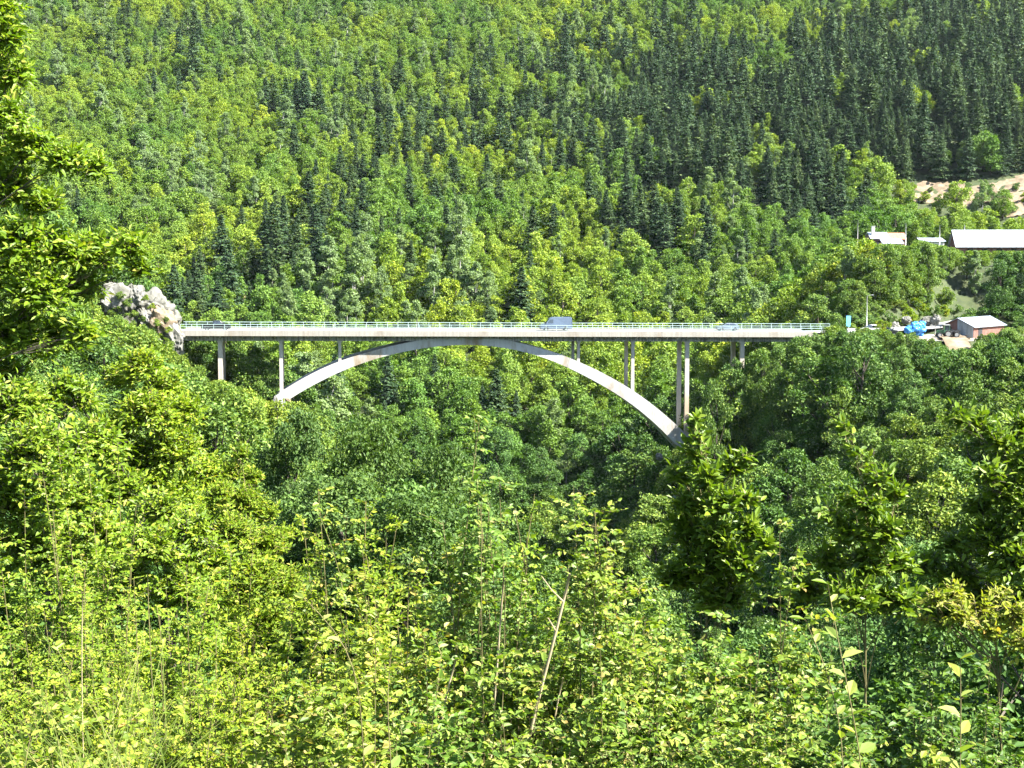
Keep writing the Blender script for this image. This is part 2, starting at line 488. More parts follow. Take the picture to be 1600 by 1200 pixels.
M['conc_deck'] = concrete('deck edge concrete', (.30, .28, .24), (.21, .175, .135), streak=.25)
M['conc_girder'] = concrete('stained girder concrete', (.32, .31, .285), (.19, .175, .145), streak=.9)
M['conc_pier'] = concrete('pier concrete', (.42, .385, .33), (.32, .25, .17))
M['rail'] = plain('pale turquoise railing paint', (.36, .47, .45), rough=.45, var=.08)
M['kerb'] = plain('walkway concrete', (.55, .53, .49), rough=.85)

bridge = empty('arch_bridge', BA, BANG)
tag(bridge, 'long pale concrete arch bridge crossing the wooded ravine', 'bridge')
gz = lambda x, y, z: (x, y, z + BGRADE * x)
def bpart(name, mat, fn, parent=bridge, **kw):
    g = Geo(); fn(g)
    return obj(name, g.mesh(name, mat, **kw), parent)

def f(g):
    n = 24
    xs = np.linspace(0, BLEN, n + 1)
    sec = [(0, -.78), (0.0, .19), (.03, .22), (1.0, .22), (1.03, .19), (1.03, 0), (DECKW - 1.03, 0), (DECKW - 1.03, .19), (DECKW - 1.0, .22), (DECKW - .03, .22), (DECKW, .19), (DECKW, -.78), (DECKW - 1.4, -.9), (1.4, -.9)]
    g.loft([[gz(x, y, z) for y, z in sec] for x in xs])
bpart('deck_slab', M['conc_deck'], f, recalc=True)
bpart('road_surface', M['asphalt'], lambda g: g.box(0.0, BLEN, 1.05, DECKW - 1.05, .004, .03, fn=gz))
# girder in cast lengths with open joints between them
npan = 28
for k in range(npan):
    a, b = BLEN * k / npan, BLEN * (k + 1) / npan
    bpart('girder_panel', M['conc_girder'], lambda g: g.box(a + .03, b - .03, 1.52, DECKW - 1.52, -1.72, -.88, fn=gz))
# cantilever brackets under the walkway
bm_ = Geo(); bm_.poly([(-.09, 0, 0), (-.09, 1.12, 0), (-.09, 1.12, -.62)]); bm_.poly([(.09, 0, 0), (.09, 1.12, -.62), (.09, 1.12, 0)])
bm_.poly([(-.09, 0, 0), (-.09, 1.12, -.62), (.09, 1.12, -.62), (.09, 0, 0)])
bm_.poly([(-.09, 0, 0), (.09, 0, 0), (.09, 1.12, 0), (-.09, 1.12, 0)])
bracket_me = bm_.mesh('bracket', M['conc_girder'])
for k in range(60):
    x = 1.0 + k * (BLEN - 2) / 59
    obj('bracket', bracket_me, bridge, (x, .40, -.80 + BGRADE * x))

ARCH_TOP = [(428, 620), (444, 610), (475, 590), (500, 577.5), (530, 563.7), (562, 553.5), (600, 543.5), (625, 537), (662, 530), (700, 527), (731, 526), (765, 527), (790, 530.5), (816, 536), (859, 548), (878, 554), (906, 565.5), (940, 581), (970, 598), (992, 611), (1020, 632), (1040, 648), (1062, 668), (1082, 688)]
ARCH_BOT = [(428, 641), (441, 631), (457, 620), (475, 609.5), (500, 596), (532, 580), (575, 564), (607, 554.5), (650, 545.5), (690, 540), (731, 538), (769, 540), (799, 545), (834, 553), (870, 566), (900, 580), (930, 595.5), (960, 613), (980, 626), (1000, 641), (1020, 658), (1036, 673), (1052, 690), (1072, 712)]
AY0, AY1 = 1.46, DECKW - 1.46
T = np.array([bl(u, v, AY0) for u, v in ARCH_TOP]); Bt = np.array([bl(u, v, AY0) for u, v in ARCH_BOT])
def resample(C, n):
    s = np.concatenate([[0], np.cumsum(np.hypot(*np.diff(C, axis=0).T))])
    t = np.linspace(0, s[-1], n)
    c = np.stack([np.interp(t, s, C[:, 0]), np.interp(t, s, C[:, 1])], 1)
    for _ in range(6):                       # ease the corners of the traced line
        c[1:-1] = .25 * c[:-2] + .5 * c[1:-1] + .25 * c[2:]
    return c
T = resample(T, 61); Bt = resample(Bt, 61)
# the rib is cast in lengths; each keeps its own faces with a narrow joint between
ribs = 12
for k in range(ribs):
    a, b = k * 5, k * 5 + 5
    g = Geo()
    rings = []
    for m in range(a, b + 1):
        t, bo = T[m].copy(), Bt[m].copy()
        if m == a and k > 0:
            d = (T[m + 1] - T[m]); d = d / np.hypot(*d) * .02; t, bo = t + d, bo + d
        if m == b and k < ribs - 1:
            d = (T[m] - T[m - 1]); d = d / np.hypot(*d) * .02; t, bo = t - d, bo - d
        rings.append([(bo[0], AY0, bo[1]), (t[0], AY0, t[1]), (t[0], AY1, t[1]), (bo[0], AY1, bo[1])])
    g.loft(rings)
    obj('arch_segment', g.mesh('arch_segment', M['conc'], recalc=True), bridge)

def arch_top(x):
    return np.interp(x, T[:, 0], T[:, 1])
PIERS = [(344, .80), (439, .62), (531, .52), (904, .46), (989, .56), (1074, .76), (1160, .80)]
for u, w in PIERS:
    x, _ = bl(u, 545, 1.8)
    onarch = T[2, 0] + 1 < x < T[-3, 0] - 2
    for y0, y1 in ((1.72, 2.42), (DECKW - 2.42, DECKW - 1.72)):
        if onarch:
            zb = arch_top(x) - .6
        else:
            p = bw(x, (y0 + y1) / 2)
            zb = float(ground(np.array([p.x]), np.array([p.y]))[0]) - BA.z - 2.5
        g = Geo()
        zt = -1.55 + BGRADE * x
        h = w / 2
        sec = lambda z, k: [(x - h * k, y0, z), (x + h * k, y0, z), (x + h * k, y1, z), (x - h * k, y1, z)]
        g.loft([sec(zb, 1.06), sec(zt, .97)])
        obj('pier', g.mesh('pier', M['conc_pier'], recalc=True), bridge)
        g = Geo(); g.box(x - h - .12, x + h + .12, y0 - .1, y1 + .1, -1.98, -1.735, fn=gz)
        obj('pier_cap', g.mesh('pier_cap', M['conc_pier']), bridge)
# abutments and the springing block at the left foot of the arch
def f(g): g.loft([[(-7, .6, -9), (-.4, .6, -9), (-.4, DECKW - .6, -9), (-7, DECKW - .6, -9)], [(-7, .6, -.95), (-.4, .6, -.95), (-.4, DECKW - .6, -.95), (-7, DECKW - .6, -.95)]])
bpart('abutment', M['conc_pier'], f, recalc=True)
def f(g): g.box(BLEN - .2, BLEN + 9, .4, DECKW - .4, -5.5, -.95, fn=gz)
bpart('abutment', M['conc_pier'], f)
def f(g):
    x, z = T[0]
    g.loft([[(x - 2.6, AY0 + .1, z - 6), (x + 1.4, AY0 + .1, z - 6), (x + 1.4, AY1 - .1, z - 6), (x - 2.6, AY1 - .1, z - 6)],
            [(x - 2.4, AY0 + .1, z - 1.6), (x + .4, AY0 + .1, z - 1.6), (x + .4, AY1 - .1, z - 1.6), (x - 2.4, AY1 - .1, z - 1.6)]])
bpart('springing_block', M['conc'], f, recalc=True)

# railings: two rails' length is the part, each post a piece of it
pg = Geo(); pg.box(-.035, .035, -.035, .035, 0, 1.06)
post_me = pg.mesh('post', M['rail'])
for yy, x1 in ((.16, BLEN + 1.0), (DECKW - .16, BLEN + 6.0)):
    g = Geo()
    for z, h in ((1.06, .04), (.62, .025), (.22, .02)):
        g.box(-.5, x1, yy - .03, yy + .03, .22 + z - h, .22 + z + h, fn=gz)
    r = obj('railing', g.mesh('railing', M['rail']), bridge)
    nb = int(x1 / 1.92)
    for k in range(nb + 1):
        x = k * x1 / nb
        obj('post', post_me, r, (x, yy, .21 + BGRADE * x))

# ------------------------------------------------------------------ limestone cliff at the left bridge end
M['rock'] = surf_mat('limestone', [(.3, (.045, .045, .032)), (.45, (.10, .098, .08)), (.62, (.17, .165, .15)), (.75, (.24, .235, .22))], scale=.8, bump=.6, bscale=1.2, detail=8)
M['rock_tan'] = surf_mat('ochre limestone', [(.3, (.09, .07, .04)), (.5, (.18, .135, .09)), (.75, (.25, .22, .18))], scale=.5, bump=.4, bscale=1.2)
def rock_mesh(name, seed, sub=3, mat='rock'):
    bm = bmesh.new(); bmesh.ops.create_icosphere(bm, subdivisions=sub, radius=1)
    o = Vector((seed * 3.1, seed * 1.7, seed))
    for v in bm.verts:
        p = v.co.normalized()
        d, _ = mnoise.voronoi(p * 1.6 + o)
        k = .86 + .26 * (d[1] - d[0]) + .20 * mnoise.noise(p * 2.2 + o) + .08 * mnoise.noise(p * 6 + o) + .07 * mnoise.noise(p * 13 + o)
        v.co = p * k
    me = bpy.data.meshes.new(name); bm.to_mesh(me); bm.free()
    me.materials.append(M[mat])
    return me
ROCKS = [rock_mesh('boulder', s, 4) for s in range(5)] + [rock_mesh('boulder', 9, 4, 'rock_tan')]
cliff = empty('cliff', px(235, 540, 254))
tag(cliff, 'pale limestone cliff standing at the left end of the bridge', 'cliff')
rr = random.Random(4)
bmc = bmesh.new(); bmesh.ops.create_icosphere(bmc, subdivisions=5, radius=1)
for v in bmc.verts:
    p = v.co.normalized(); q = Vector((p.x * 1.6, p.y * 1.6, p.z * 3.2))
    d_, _p = mnoise.voronoi(q * 1.7)
    v.co = p * (.92 + .22 * (d_[1] - d_[0]) + .16 * mnoise.noise(q * 1.3) + .09 * mnoise.noise(q * 3.5) + .045 * mnoise.noise(q * 8)) + Vector((0, 0, .03 * math.floor(p.z * 5)))
me = bpy.data.meshes.new('rock_face'); bmc.to_mesh(me); bmc.free(); me.materials.append(M['rock'])
obj('rock_face', me, cliff, px(222, 520, 254) - cliff.location, (0, .25, .2), (6.6, 4.2, 6.6))
CL = [(262, 528, 24, 2), (274, 522, 13, 5), (252, 505, 22, 5), (246, 486, 17, 3), (208, 466, 18, 3), (182, 470, 24, 0), (165, 484, 24, 2), (215, 458, 12, 1), (195, 505, 20, 1), (225, 500, 20, 4), (262, 552, 18, 4), (277, 540, 10, 0), (205, 535, 22, 3), (238, 535, 24, 0)]
for u, v, r, k in CL:
    Y = 252 + rr.uniform(-1.5, 2.5) + (270 - u) * -.02
    p = px(u, v, Y) - cliff.location
    s = r / FPX * Y
    obj('rock', ROCKS[k], cliff, p, (rr.uniform(-.4, .4), rr.uniform(-.4, .4), rr.uniform(0, 6)), (s * rr.uniform(.7, 1.0), s * rr.uniform(1.0, 1.5), s * rr.uniform(1.0, 1.6)))

def boulder(u, v, Y, r, k, label):
    o = obj('boulder', ROCKS[k], None, px(u, v, Y), (rr.uniform(0, 6), rr.uniform(0, 6), rr.uniform(0, 6)))
    s = r / FPX * Y; o.scale = (s * 1.2, s, s * .8)
    return tag(o, label, 'boulder')
boulder(431, 627, 258, 7, 0, 'pale boulder at the left foot of the arch')
boulder(450, 626, 258, 5, 5, 'small tan boulder beside the slender pier on the left arch foot')
boulder(1030, 714, 262, 6, 1, 'small pale boulder below the right foot of the arch')
for k, (u, v, r, lab) in enumerate([(1398, 512, 9, 'pale rock behind the parked cars'), (1416, 500, 8, 'pale rock directly above the blue tarpaulin heap'), (1446, 504, 11, 'light rock between the blue tarpaulin and the tractor'), (1462, 500, 8, 'small rock behind the tractor'),
                                (1536, 491, 9, 'pale rock showing over the shed roof'), (1565, 493, 10, 'larger pale rock over the right end of the shed roof'), (1372, 508, 7, 'rock beside the tall lamp pole'), (1585, 505, 10, 'rock at the far right beyond the shed')]):
    boulder(u, v, 302 + k % 3, r, k % 6, lab)
# ------------------------------------------------------------------ vehicles
def paint(name, c, metal=.3):
    m, nt, bs, out = nodes_of(name)
    bs.inputs['Base Color'].default_value = (*c, 1)
    n = noise_tex(nt, 3, 4); nt.links.new(ramp(nt, [(.3, tuple(x * .85 for x in c)), (.7, c)], n.outputs['Fac']), bs.inputs['Base Color'])
    bs.inputs['Metallic'].default_value = metal; bs.inputs['Roughness'].default_value = .35
    bs.inputs['Coat Weight'].default_value = .5
    return m
M['glass'] = plain('dark glass', (.03, .04, .05), rough=.08, spec=.8)
M['tyre'] = plain('tyre rubber', (.02, .02, .02), rough=.9)
M['rim'] = plain('wheel metal', (.45, .46, .47), rough=.35, metal=.8)
M['trim'] = plain('black plastic', (.025, .025, .027), rough=.6)
M['lamp'] = plain('headlamp', (.85, .85, .82), rough=.2)
M['red'] = plain('tail lamp', (.45, .02, .02), rough=.3)
M['pvan'] = paint('blue grey van paint', (.10, .135, .19))
M['pblack'] = paint('black paint', (.018, .019, .02))
M['psilver'] = paint('silver blue paint', (.16, .20, .235), .3)
M['pwhite'] = paint('white paint', (.5, .5, .49), 0)
M['pgrey'] = paint('dark grey paint', (.06, .06, .065))
M['pgreen'] = paint('green tractor paint', (.05, .14, .07), 0)

def wheel(parent, x, y, r, w=.24):
    s = 1 if y > 0 else -1
    g = Geo()
    ang = np.arange(20) * 2 * math.pi / 20
    ring = lambda yy, rad: [(rad * math.cos(a), yy, rad * math.sin(a)) for a in ang]
    g.loft([ring(-w / 2, r * .9), ring(-w / 2 + .03, r), ring(w / 2 - .03, r), ring(w / 2, r * .9)])
    o = obj('wheel', g.mesh('tyre', M['tyre'], recalc=True), parent, (x, y, r))
    g = Geo(); g.loft([ring(s * (w / 2 + .004), r * .62), ring(s * (w / 2 - .02), r * .3)], cap=True)
    obj('rim', g.mesh('rim', M['rim'], recalc=True), o)

def make_vehicle(name, label, cat, mat, loc, rz, prof, width, belt, tumble, wheels, wr, glassy, fronts, bed=None):
    root = empty(name, loc, rz); tag(root, label, cat)
    P = np.array(prof, float); top = P[:, 1].max(); hw0 = width / 2
    def hw(z): return hw0 * (1 - tumble * max(0, (z - belt) / (top - belt)))
    c = P.mean(0)
    def ring(k, shrink):
        out = []
        for x, z in P:
            d = np.array([x, z]) - c; d = d * (1 - shrink / max(.3, np.hypot(*d)))
            out.append((c[0] + d[0], k * hw(z), c[1] + d[1]))
        return out
    g = Geo(); g.loft([ring(-1, .07), ring(-.94, .015), ring(-.85, 0), ring(.85, 0), ring(.94, .015), ring(1, .07)])
    obj('body', g.mesh('body', mat, recalc=True), root)
    for x in wheels:
        for y in (-hw0 + .13, hw0 - .13): wheel(root, x, y, wr)
        for s in (-1, 1):
            g = Geo(); a = np.linspace(0, math.pi, 13)
            g.poly([(x + (wr + .07) * math.cos(t), s * (hw0 + .004), wr + (wr + .07) * math.sin(t)) for t in a])
            obj('wheel_arch', g.mesh('wheel_arch', M['trim']), root)
    for poly in glassy:                                  # side windows, both sides
        for s in (-1, 1):
            g = Geo(); g.poly([(x, s * (hw(z) + .006), z) for x, z in poly])
            obj('window', g.mesh('window', M['glass']), root)
    for (xa, za), (xb, zb), nm, m in fronts:             # screens, lamps, grilles across the width
        d = np.array([zb - za, -(xb - xa)]); d = d / np.hypot(*d) * .012
        if ((np.array([(xa + xb) / 2, (za + zb) / 2]) - c) @ d) < 0: d = -d
        spans = [(-.86, .86)] if nm in ('windscreen', 'rear_window', 'bumper', 'grille') else [(-.9, -.55), (.55, .9)]
        for y0, y1 in spans:
            g = Geo(); g.poly([(xa + d[0], y0 * hw(za), za + d[1]), (xa + d[0], y1 * hw(za), za + d[1]), (xb + d[0], y1 * hw(zb), zb + d[1]), (xb + d[0], y0 * hw(zb), zb + d[1])])
            obj(nm, g.mesh(nm, M[m]), root)
    for s in (-1, 1):
        g = Geo(); zz = belt + .12; fx = fronts[0][0][0] if fronts else 0
        g.box(fx - .08, fx + .1, s * (hw0 + .02) - .08, s * (hw0 + .02) + .08, zz, zz + .2)
        obj('mirror', g.mesh('mirror', M['trim']), root)
    return root

def road_spot(u, yloc):
    x, _ = bl(u, 516, yloc)
    return bw(x, yloc, BGRADE * x + .035)
# van, nose towards the left
vp = [(-3.0, .32), (-3.02, .75), (-2.92, 1.12), (-2.05, 1.34), (-1.35, 2.22), (-1.0, 2.46), (-.4, 2.54), (2.6, 2.54), (2.88, 2.44), (2.98, 1.6), (3.0, .5), (2.9, .32)]
make_vehicle('delivery_van', 'blue-grey high-roofed delivery van on the middle of the bridge', 'van', M['pvan'], road_spot(868.5, 6.3), BANG, vp, 2.0, 1.3, .14, (-1.95, 1.75), .37,
             [[(-1.72, 1.42), (-1.24, 2.1), (-.62, 2.12), (-.62, 1.42)]],
             [((-2.0, 1.4), (-1.4, 2.16), 'windscreen', 'glass'), ((-3.02, .8), (-2.95, 1.06), 'headlight', 'lamp'), ((-3.01, .38), (-3.02, .66), 'bumper', 'trim'), ((2.995, 1.0), (2.985, 1.5), 'tail_light', 'red')])
# pickup, nose towards the right
pp = [(-2.6, .42), (-2.62, 1.05), (-.75, 1.08), (-.62, 1.18), (-.5, 1.72), (-.25, 1.83), (.55, 1.84), (.8, 1.76), (1.38, 1.17), (2.35, 1.06), (2.58, .92), (2.62, .45), (2.5, .36), (-2.5, .36)]
make_vehicle('pickup_truck', 'black pickup truck near the left end of the bridge', 'pickup truck', M['pblack'], road_spot(338, 3.4), BANG, pp, 1.85, 1.1, .16, (-1.6, 1.65), .39,
             [[(-.45, 1.2), (-.38, 1.68), (.1, 1.72), (.1, 1.2)], [(.18, 1.2), (.18, 1.72), (.7, 1.68), (1.15, 1.2)]],
             [((1.34, 1.21), (.82, 1.73), 'windscreen', 'glass'), ((2.59, .7), (2.53, .93), 'headlight', 'lamp'), ((2.62, .44), (2.61, .66), 'bumper', 'rim'), ((-2.62, .7), (-2.62, 1.0), 'tail_light', 'red'), ((-.6, 1.24), (-.5, 1.66), 'rear_window', 'glass')])
sp = [(-2.15, .35), (-2.18, .62), (-2.05, .82), (-1.2, .98), (-.45, 1.42), (.1, 1.5), (1.0, 1.48), (1.7, 1.3), (2.05, 1.0), (2.14, .7), (2.12, .35), (1.9, .26), (-1.9, .26)]
sidew = [[(-1.0, 1.02), (-.42, 1.36), (.18, 1.42), (.18, 1.0)], [(.26, 1.0), (.26, 1.42), (.95, 1.4), (1.55, 1.22), (1.6, 1.02)]]
fr = [((-1.16, 1.02), (-.48, 1.41), 'windscreen', 'glass'), ((-2.17, .62), (-2.07, .8), 'headlight', 'lamp'), ((-2.17, .38), (-2.18, .56), 'bumper', 'trim'), ((2.13, .75), (2.07, .95), 'tail_light', 'red'), ((1.72, 1.28), (2.02, 1.04), 'rear_window', 'glass')]
make_vehicle('car', 'silver-blue hatchback car on the right part of the bridge', 'car', M['psilver'], road_spot(1136.5, 6.6), BANG, sp, 1.78, .98, .2, (-1.32, 1.3), .32, sidew, fr)
def yard_spot(u, Y): 
    x = (u - 800) / FPX * Y
    return Vector((x, Y, float(ground(np.array([x]), np.array([Y]))[0]) + .2))
make_vehicle('car', 'white parked car beside the tall lamp pole', 'car', M['pwhite'], yard_spot(1364, 281), .35, sp, 1.78, .98, .2, (-1.32, 1.3), .32, sidew, fr)
make_vehicle('car', 'dark grey parked car left of the blue tarpaulin heap', 'car', M['pgrey'], yard_spot(1386, 279), 2.9, sp, 1.78, .98, .2, (-1.32, 1.3), .32, sidew, fr)

# tractor-like truck in the yard: open cab, bonnet, load bed
tr = empty('tractor', yard_spot(1480, 277), -.12); tag(tr, 'dark green tractor with a flat bed parked before the shed', 'tractor')
def tpart(name, mat, boxes):
    g = Geo()
    for b in boxes: g.box(*b)
    return obj(name, g.mesh(name, M[mat]), tr)
tpart('chassis', 'trim', [(-1.9, 1.9, -.35, .35, .55, .75)])
g = Geo(); g.loft([[(-1.95, y, .78), (-.75, y, .78), (-.72, y, 1.42), (-1.8, y, 1.34)] for y in (-.42, -.36, .36, .42)]); obj('bonnet', g.mesh('bonnet', M['pgreen'], recalc=True), tr)
g = Geo(); g.loft([[(-.7, y, .8), (.45, y, .8), (.42, y, 2.3), (-.5, y, 2.3)] for y in (-.7, .7)]); cabo = obj('cab', g.mesh('cab', M['pgreen'], recalc=True), tr)
g = Geo(); g.box(-.62, .52, -.78, .78, 2.302, 2.38); obj('cab_roof', g.mesh('cab_roof', M['pwhite']), cabo)
for s in (-1, 1):
    g = Geo(); g.poly([(-.5, s * .706, 1.4), (.36, s * .706, 1.4), (.36, s * .706, 2.2), (-.42, s * .706, 2.2)]); obj('window', g.mesh('window', M['glass']), cabo)
tpart('load_bed', 'trim', [(.55, 2.3, -.8, .8, .95, 1.05), (.55, 2.3, -.82, -.76, 1.06, 1.4), (.55, 2.3, .76, .82, 1.06, 1.4)])
tpart('exhaust', 'trim', [(-1.2, -1.1, -.05, .05, 1.4, 2.1)])
for x, r in ((-1.45, .45), (.1, .68), (1.65, .55)):
    for y in (-.75, .75): wheel(tr, x, y, r, .35)

# ------------------------------------------------------------------ tarpaulin heap, sign, poles
M['tarp'] = surf_mat('blue tarpaulin', [(.3, (.02, .10, .36)), (.55, (.06, .27, .66)), (.75, (.22, .46, .75))], scale=1.6, rough=.4, bump=.5, bscale=4)
def tarp(u, v, Y, r, k, parent):
    bm = bmesh.new(); bmesh.ops.create_icosphere(bm, subdivisions=4, radius=1)
    for w in bm.verts:
        p = w.co.normalized(); o = Vector((k * 2.3, k, 0))
        q = .8 + .3 * mnoise.noise(p * 1.5 + o) + .22 * abs(mnoise.noise(p * 3.5 + o)) + .1 * mnoise.noise(p * 9 + o)
        w.co = Vector((p.x * q, p.y * q, max(-.5, p.z * q * 1.0)))
    me = bpy.data.meshes.new('fold'); bm.to_mesh(me); bm.free(); me.materials.append(M['tarp'])
    s = r / FPX * Y
    obj('tarpaulin_fold', me, parent, px(u, v, Y) - parent.location, (0, 0, k), (s, s, s))
th = empty('tarpaulin_heap', px(1430, 524, 279)); tag(th, 'bright blue tarpaulin heaped over goods in the yard', 'tarpaulin')
for k, (u, v, r) in enumerate([(1421, 516, 9), (1431, 512, 11), (1439, 514, 9), (1437, 522, 7), (1425, 522, 7), (1441, 506, 6)]): tarp(u, v, 279 + k * .2, r, k, th)

M['sign'] = plain('sky blue sign', (.16, .48, .70), rough=.4)
M['metal'] = plain('galvanised metal', (.5, .5, .48), rough=.5, metal=.4)
def post_thing(name, label, cat, u, v0, v1, Y, r=.07, mat='metal'):
    b = px(u, v1, Y); t = px(u, v0, Y)
    e = empty(name, b); tag(e, label, cat)
    g = Geo(); g.tube([(0, 0, -1.5), (0, 0, (t.z - b.z) * .5), (0, 0, t.z - b.z)], [r, r * .85, r * .7], 8, cap=True)
    obj('pole', g.mesh('pole', M[mat], smooth=True), e)
    return e, t.z - b.z
e, h = post_thing('blue_sign', 'light blue upright sign board beside the road at the right bridge end', 'sign', 1326, 494, 512, 290, .05)
g = Geo(); g.loft([[(-.46, y, 0.0), (.30, y, -.1), (.42, y, 2.0), (-.5, y, 2.05)] for y in (-.06, -.02)]); obj('board', g.mesh('board', M['sign'], recalc=True), e, (0, 0, h - 1.95))
e, h = post_thing('lamp_pole', 'tall pale lamp pole above the parked cars', 'lamp pole', 1354, 462, 514, 286, .11)
g = Geo(); g.tube([(0, 0, h - .1), (.2, -.2, h + .1), (.7, -.6, h + .16)], [.05, .045, .04], 6, cap=True); g.box(.55, 1.05, -.9, -.5, h + .12, h + .22); obj('lamp_head', g.mesh('lamp_head', M['metal']), e)
post_thing('utility_pole', 'weathered pole standing just left of the shed', 'pole', 1461, 505, 526, 288, .08, 'pale_bark')
# low guard rail along the road beyond the bridge
gr = empty('guard_rail', bw(BLEN + 6, .3, BGRADE * BLEN)); tag(gr, 'pale low guard rail along the road past the right bridge end', 'guard rail')
g = Geo(); g.box(0, 6.5, -.04, .04, .55, .85); obj('rail', g.mesh('rail', M['pwhite']), gr, rot=(0, 0, BANG))
for k in range(3):
    g = Geo(); g.box(-.06, .06, .045, .15, -.4, .8); obj('post', g.mesh('post', M['metal']), gr, (BU[0] * k * 2.7, BU[1] * k * 2.7, 0), (0, 0, BANG))

# ------------------------------------------------------------------ buildings
def roof_mat(name, c):
    m, nt, bs, out = nodes_of(name)
    n = noise_tex(nt, .7, 5, .6, stretch=(1, .2, 1))
    nt.links.new(ramp(nt, [(.3, tuple(x * .82 for x in c)), (.65, c)], n.outputs['Fac']), bs.inputs['Base Color'])
    bs.inputs['Roughness'].default_value = .45; bs.inputs['Metallic'].default_value = .2
    return m
M['roof'] = roof_mat('pale metal roof', (.36, .40, .44))
M['roof_grey'] = roof_mat('grey metal roof', (.27, .31, .35))
M['brick'] = surf_mat('red brick', [(.3, (.11, .05, .038)), (.7, (.19, .095, .075))], scale=1.2, rough=.9, bump=.2)
M['plaster'] = surf_mat('worn plaster', [(.3, (.48, .44, .38)), (.7, (.62, .59, .53))], scale=.8, rough=.9)
M['board'] = surf_mat('grey boards', [(.3, (.17, .18, .19)), (.7, (.30, .32, .33))], scale=2, rough=.9, stretch=(3, 3, .2))
M['tile'] = surf_mat('red roof tiles', [(.3, (.26, .10, .06)), (.7, (.42, .20, .13))], scale=1.5, rough=.85)
M['shade'] = plain('unlit opening', (.02, .02, .022), rough=.9)

def building(name, label, loc, rz, L, W, H, ridge, wall, roofm, gable_x=True, mono=False, sheets=8, openings=(), chimney=None, over=.45, boards=0):
    """long side faces the camera (local -Y); ridge runs along local X"""
    b = empty(name, loc, rz); tag(b, label, 'building')
    g = Geo()
    yr = W if mono else W / 2
    # walls as one shell with pentagon gables
    g.poly([(0, 0, -3), (L, 0, -3), (L, 0, H), (0, 0, H)]); 
    g.poly([(L, W, -3), (0, W, -3), (0, W, ridge if mono else H), (L, W, ridge if mono else H)])
    for x, flip in ((0, 1), (L, 0)):
        pts = [(x, W, -3), (x, 0, -3), (x, 0, H), (x, yr, ridge)] + ([] if mono else [(x, W, H)])
        g.poly(pts if flip else pts[::-1])
    obj('wall', g.mesh('wall', M[wall]), b)
    # roof sheets with raised edges
    sides = [(0, yr, H, ridge)] + ([] if mono else [(W, yr, H, ridge)])
    for ya, yb, za, zb in sides:
        sl = (zb - za) / (yb - ya); ye = ya - over * (1 if yb > ya else -1); ze = za - over * abs(sl)
        for k in range(sheets):
            x0 = -over + (L + 2 * over) * k / sheets; x1 = -over + (L + 2 * over) * (k + 1) / sheets
            g = Geo()
            for (xa, xb, up) in ((x0, x1 - .06, .06), (x1 - .06, x1, .11)):
                g.loft([[(xa, ye, ze + .02), (xb, ye, ze + .02), (xb, ye, ze + up + .02), (xa, ye, ze + up + .02)], [(xa, yb, zb + .02), (xb, yb, zb + .02), (xb, yb, zb + up + .02), (xa, yb, zb + up + .02)]])
            obj('roof_sheet', g.mesh('roof_sheet', M[roofm], recalc=True), b)
    for kind, face, a, c, z0, z1 in openings:
        w = obj(kind, None) if False else None
        g = Geo()
        if face == 'front': g.box(a, c, -.03, .05, z0, z1)
        else: g.box(-.03, .05, a, c, z0, z1)
        w = obj(kind, g.mesh(kind, M['shade' if kind != 'board_wall' else 'board']), b)
        if kind == 'window':
            g = Geo()
            if face == 'front': g.box(a - .08, c + .08, -.09, -.031, z0 - .12, z0)
            else: g.box(-.09, -.031, a - .08, c + .08, z0 - .12, z0)
            obj('sill', g.mesh('sill', M['plaster']), w)
    if chimney:
        x, y, w_, z1 = chimney
        g = Geo(); g.box(x, x + w_, y, y + w_, H, z1); ch = obj('chimney', g.mesh('chimney', M['plaster']), b)
        g = Geo(); g.box(x - .08, x + w_ + .08, y - .08, y + w_ + .08, z1 + .002, z1 + .15); obj('chimney_cap', g.mesh('chimney_cap', M['metal']), ch)
    for k in range(boards):                                  # upright cladding boards on part of the gable
        y0 = .05 + k * .32; zt = H + (ridge - H) * min(1, y0 / (W / 2)) - .1
        g = Geo(); g.box(-.045, -.004, y0, y0 + .29, -.5, zt); obj('board', g.mesh('board', M['board']), b)
    return b
z = lambda u, v, Y: px(u, v, Y)
# shed in the yard: brick gable to the left, boarded front, metal roof
sp_ = z(1521, 527, 277)
building('shed', 'low shed with red brick gable and pale metal roof in the yard', (sp_.x, 277, -15.4), math.radians(48), 13.5, 6.2, 2.2, 3.7, 'brick', 'roof_grey', openings=[('window', 'side', 4.3, 5.1, .9, 1.9), ('door', 'front', 2.0, 3.8, -.4, 1.8)], boards=10, sheets=12)
p = z(1496, 383, 440)
building('long_building', 'long red brick building with a bright pale metal roof on the hillside', (p.x, 440, p.z - 3.6), math.radians(-3), 34, 9.5, 3.6, 8.1, 'brick', 'roof', sheets=22,
         openings=[('window', 'front', 3 + 4.2 * k, 4.6 + 4.2 * k, 1.0, 2.6) for k in range(7)], over=.7)
p = z(1362, 372, 436)
building('house', 'small house with a pale roof and white chimney on the hillside', (p.x, 436, p.z - 3.2), math.radians(4), 5.0, 6, 3.2, 4.9, 'brick', 'roof', sheets=4, chimney=(.4, 1.2, .9, 6.6), openings=[('window', 'front', 1.5, 2.7, .9, 2.3)])
p = z(1387, 373, 438)
building('house', 'small house with a red tiled roof next to the chimney house', (p.x, 438, p.z - 3.0), math.radians(-3), 5.0, 6, 3.0, 4.7, 'brick', 'tile', sheets=5, openings=[('window', 'front', 1.8, 3.0, .9, 2.2)])
p = z(1381, 380, 431)
building('lean_to', 'white sheet-roofed lean-to below the red tiled roof', (p.x, 431, p.z - 2.4), 0, 5.4, 3.2, 2.4, 3.6, 'plaster', 'roof', mono=True, sheets=4)
p = z(1441, 377, 437)
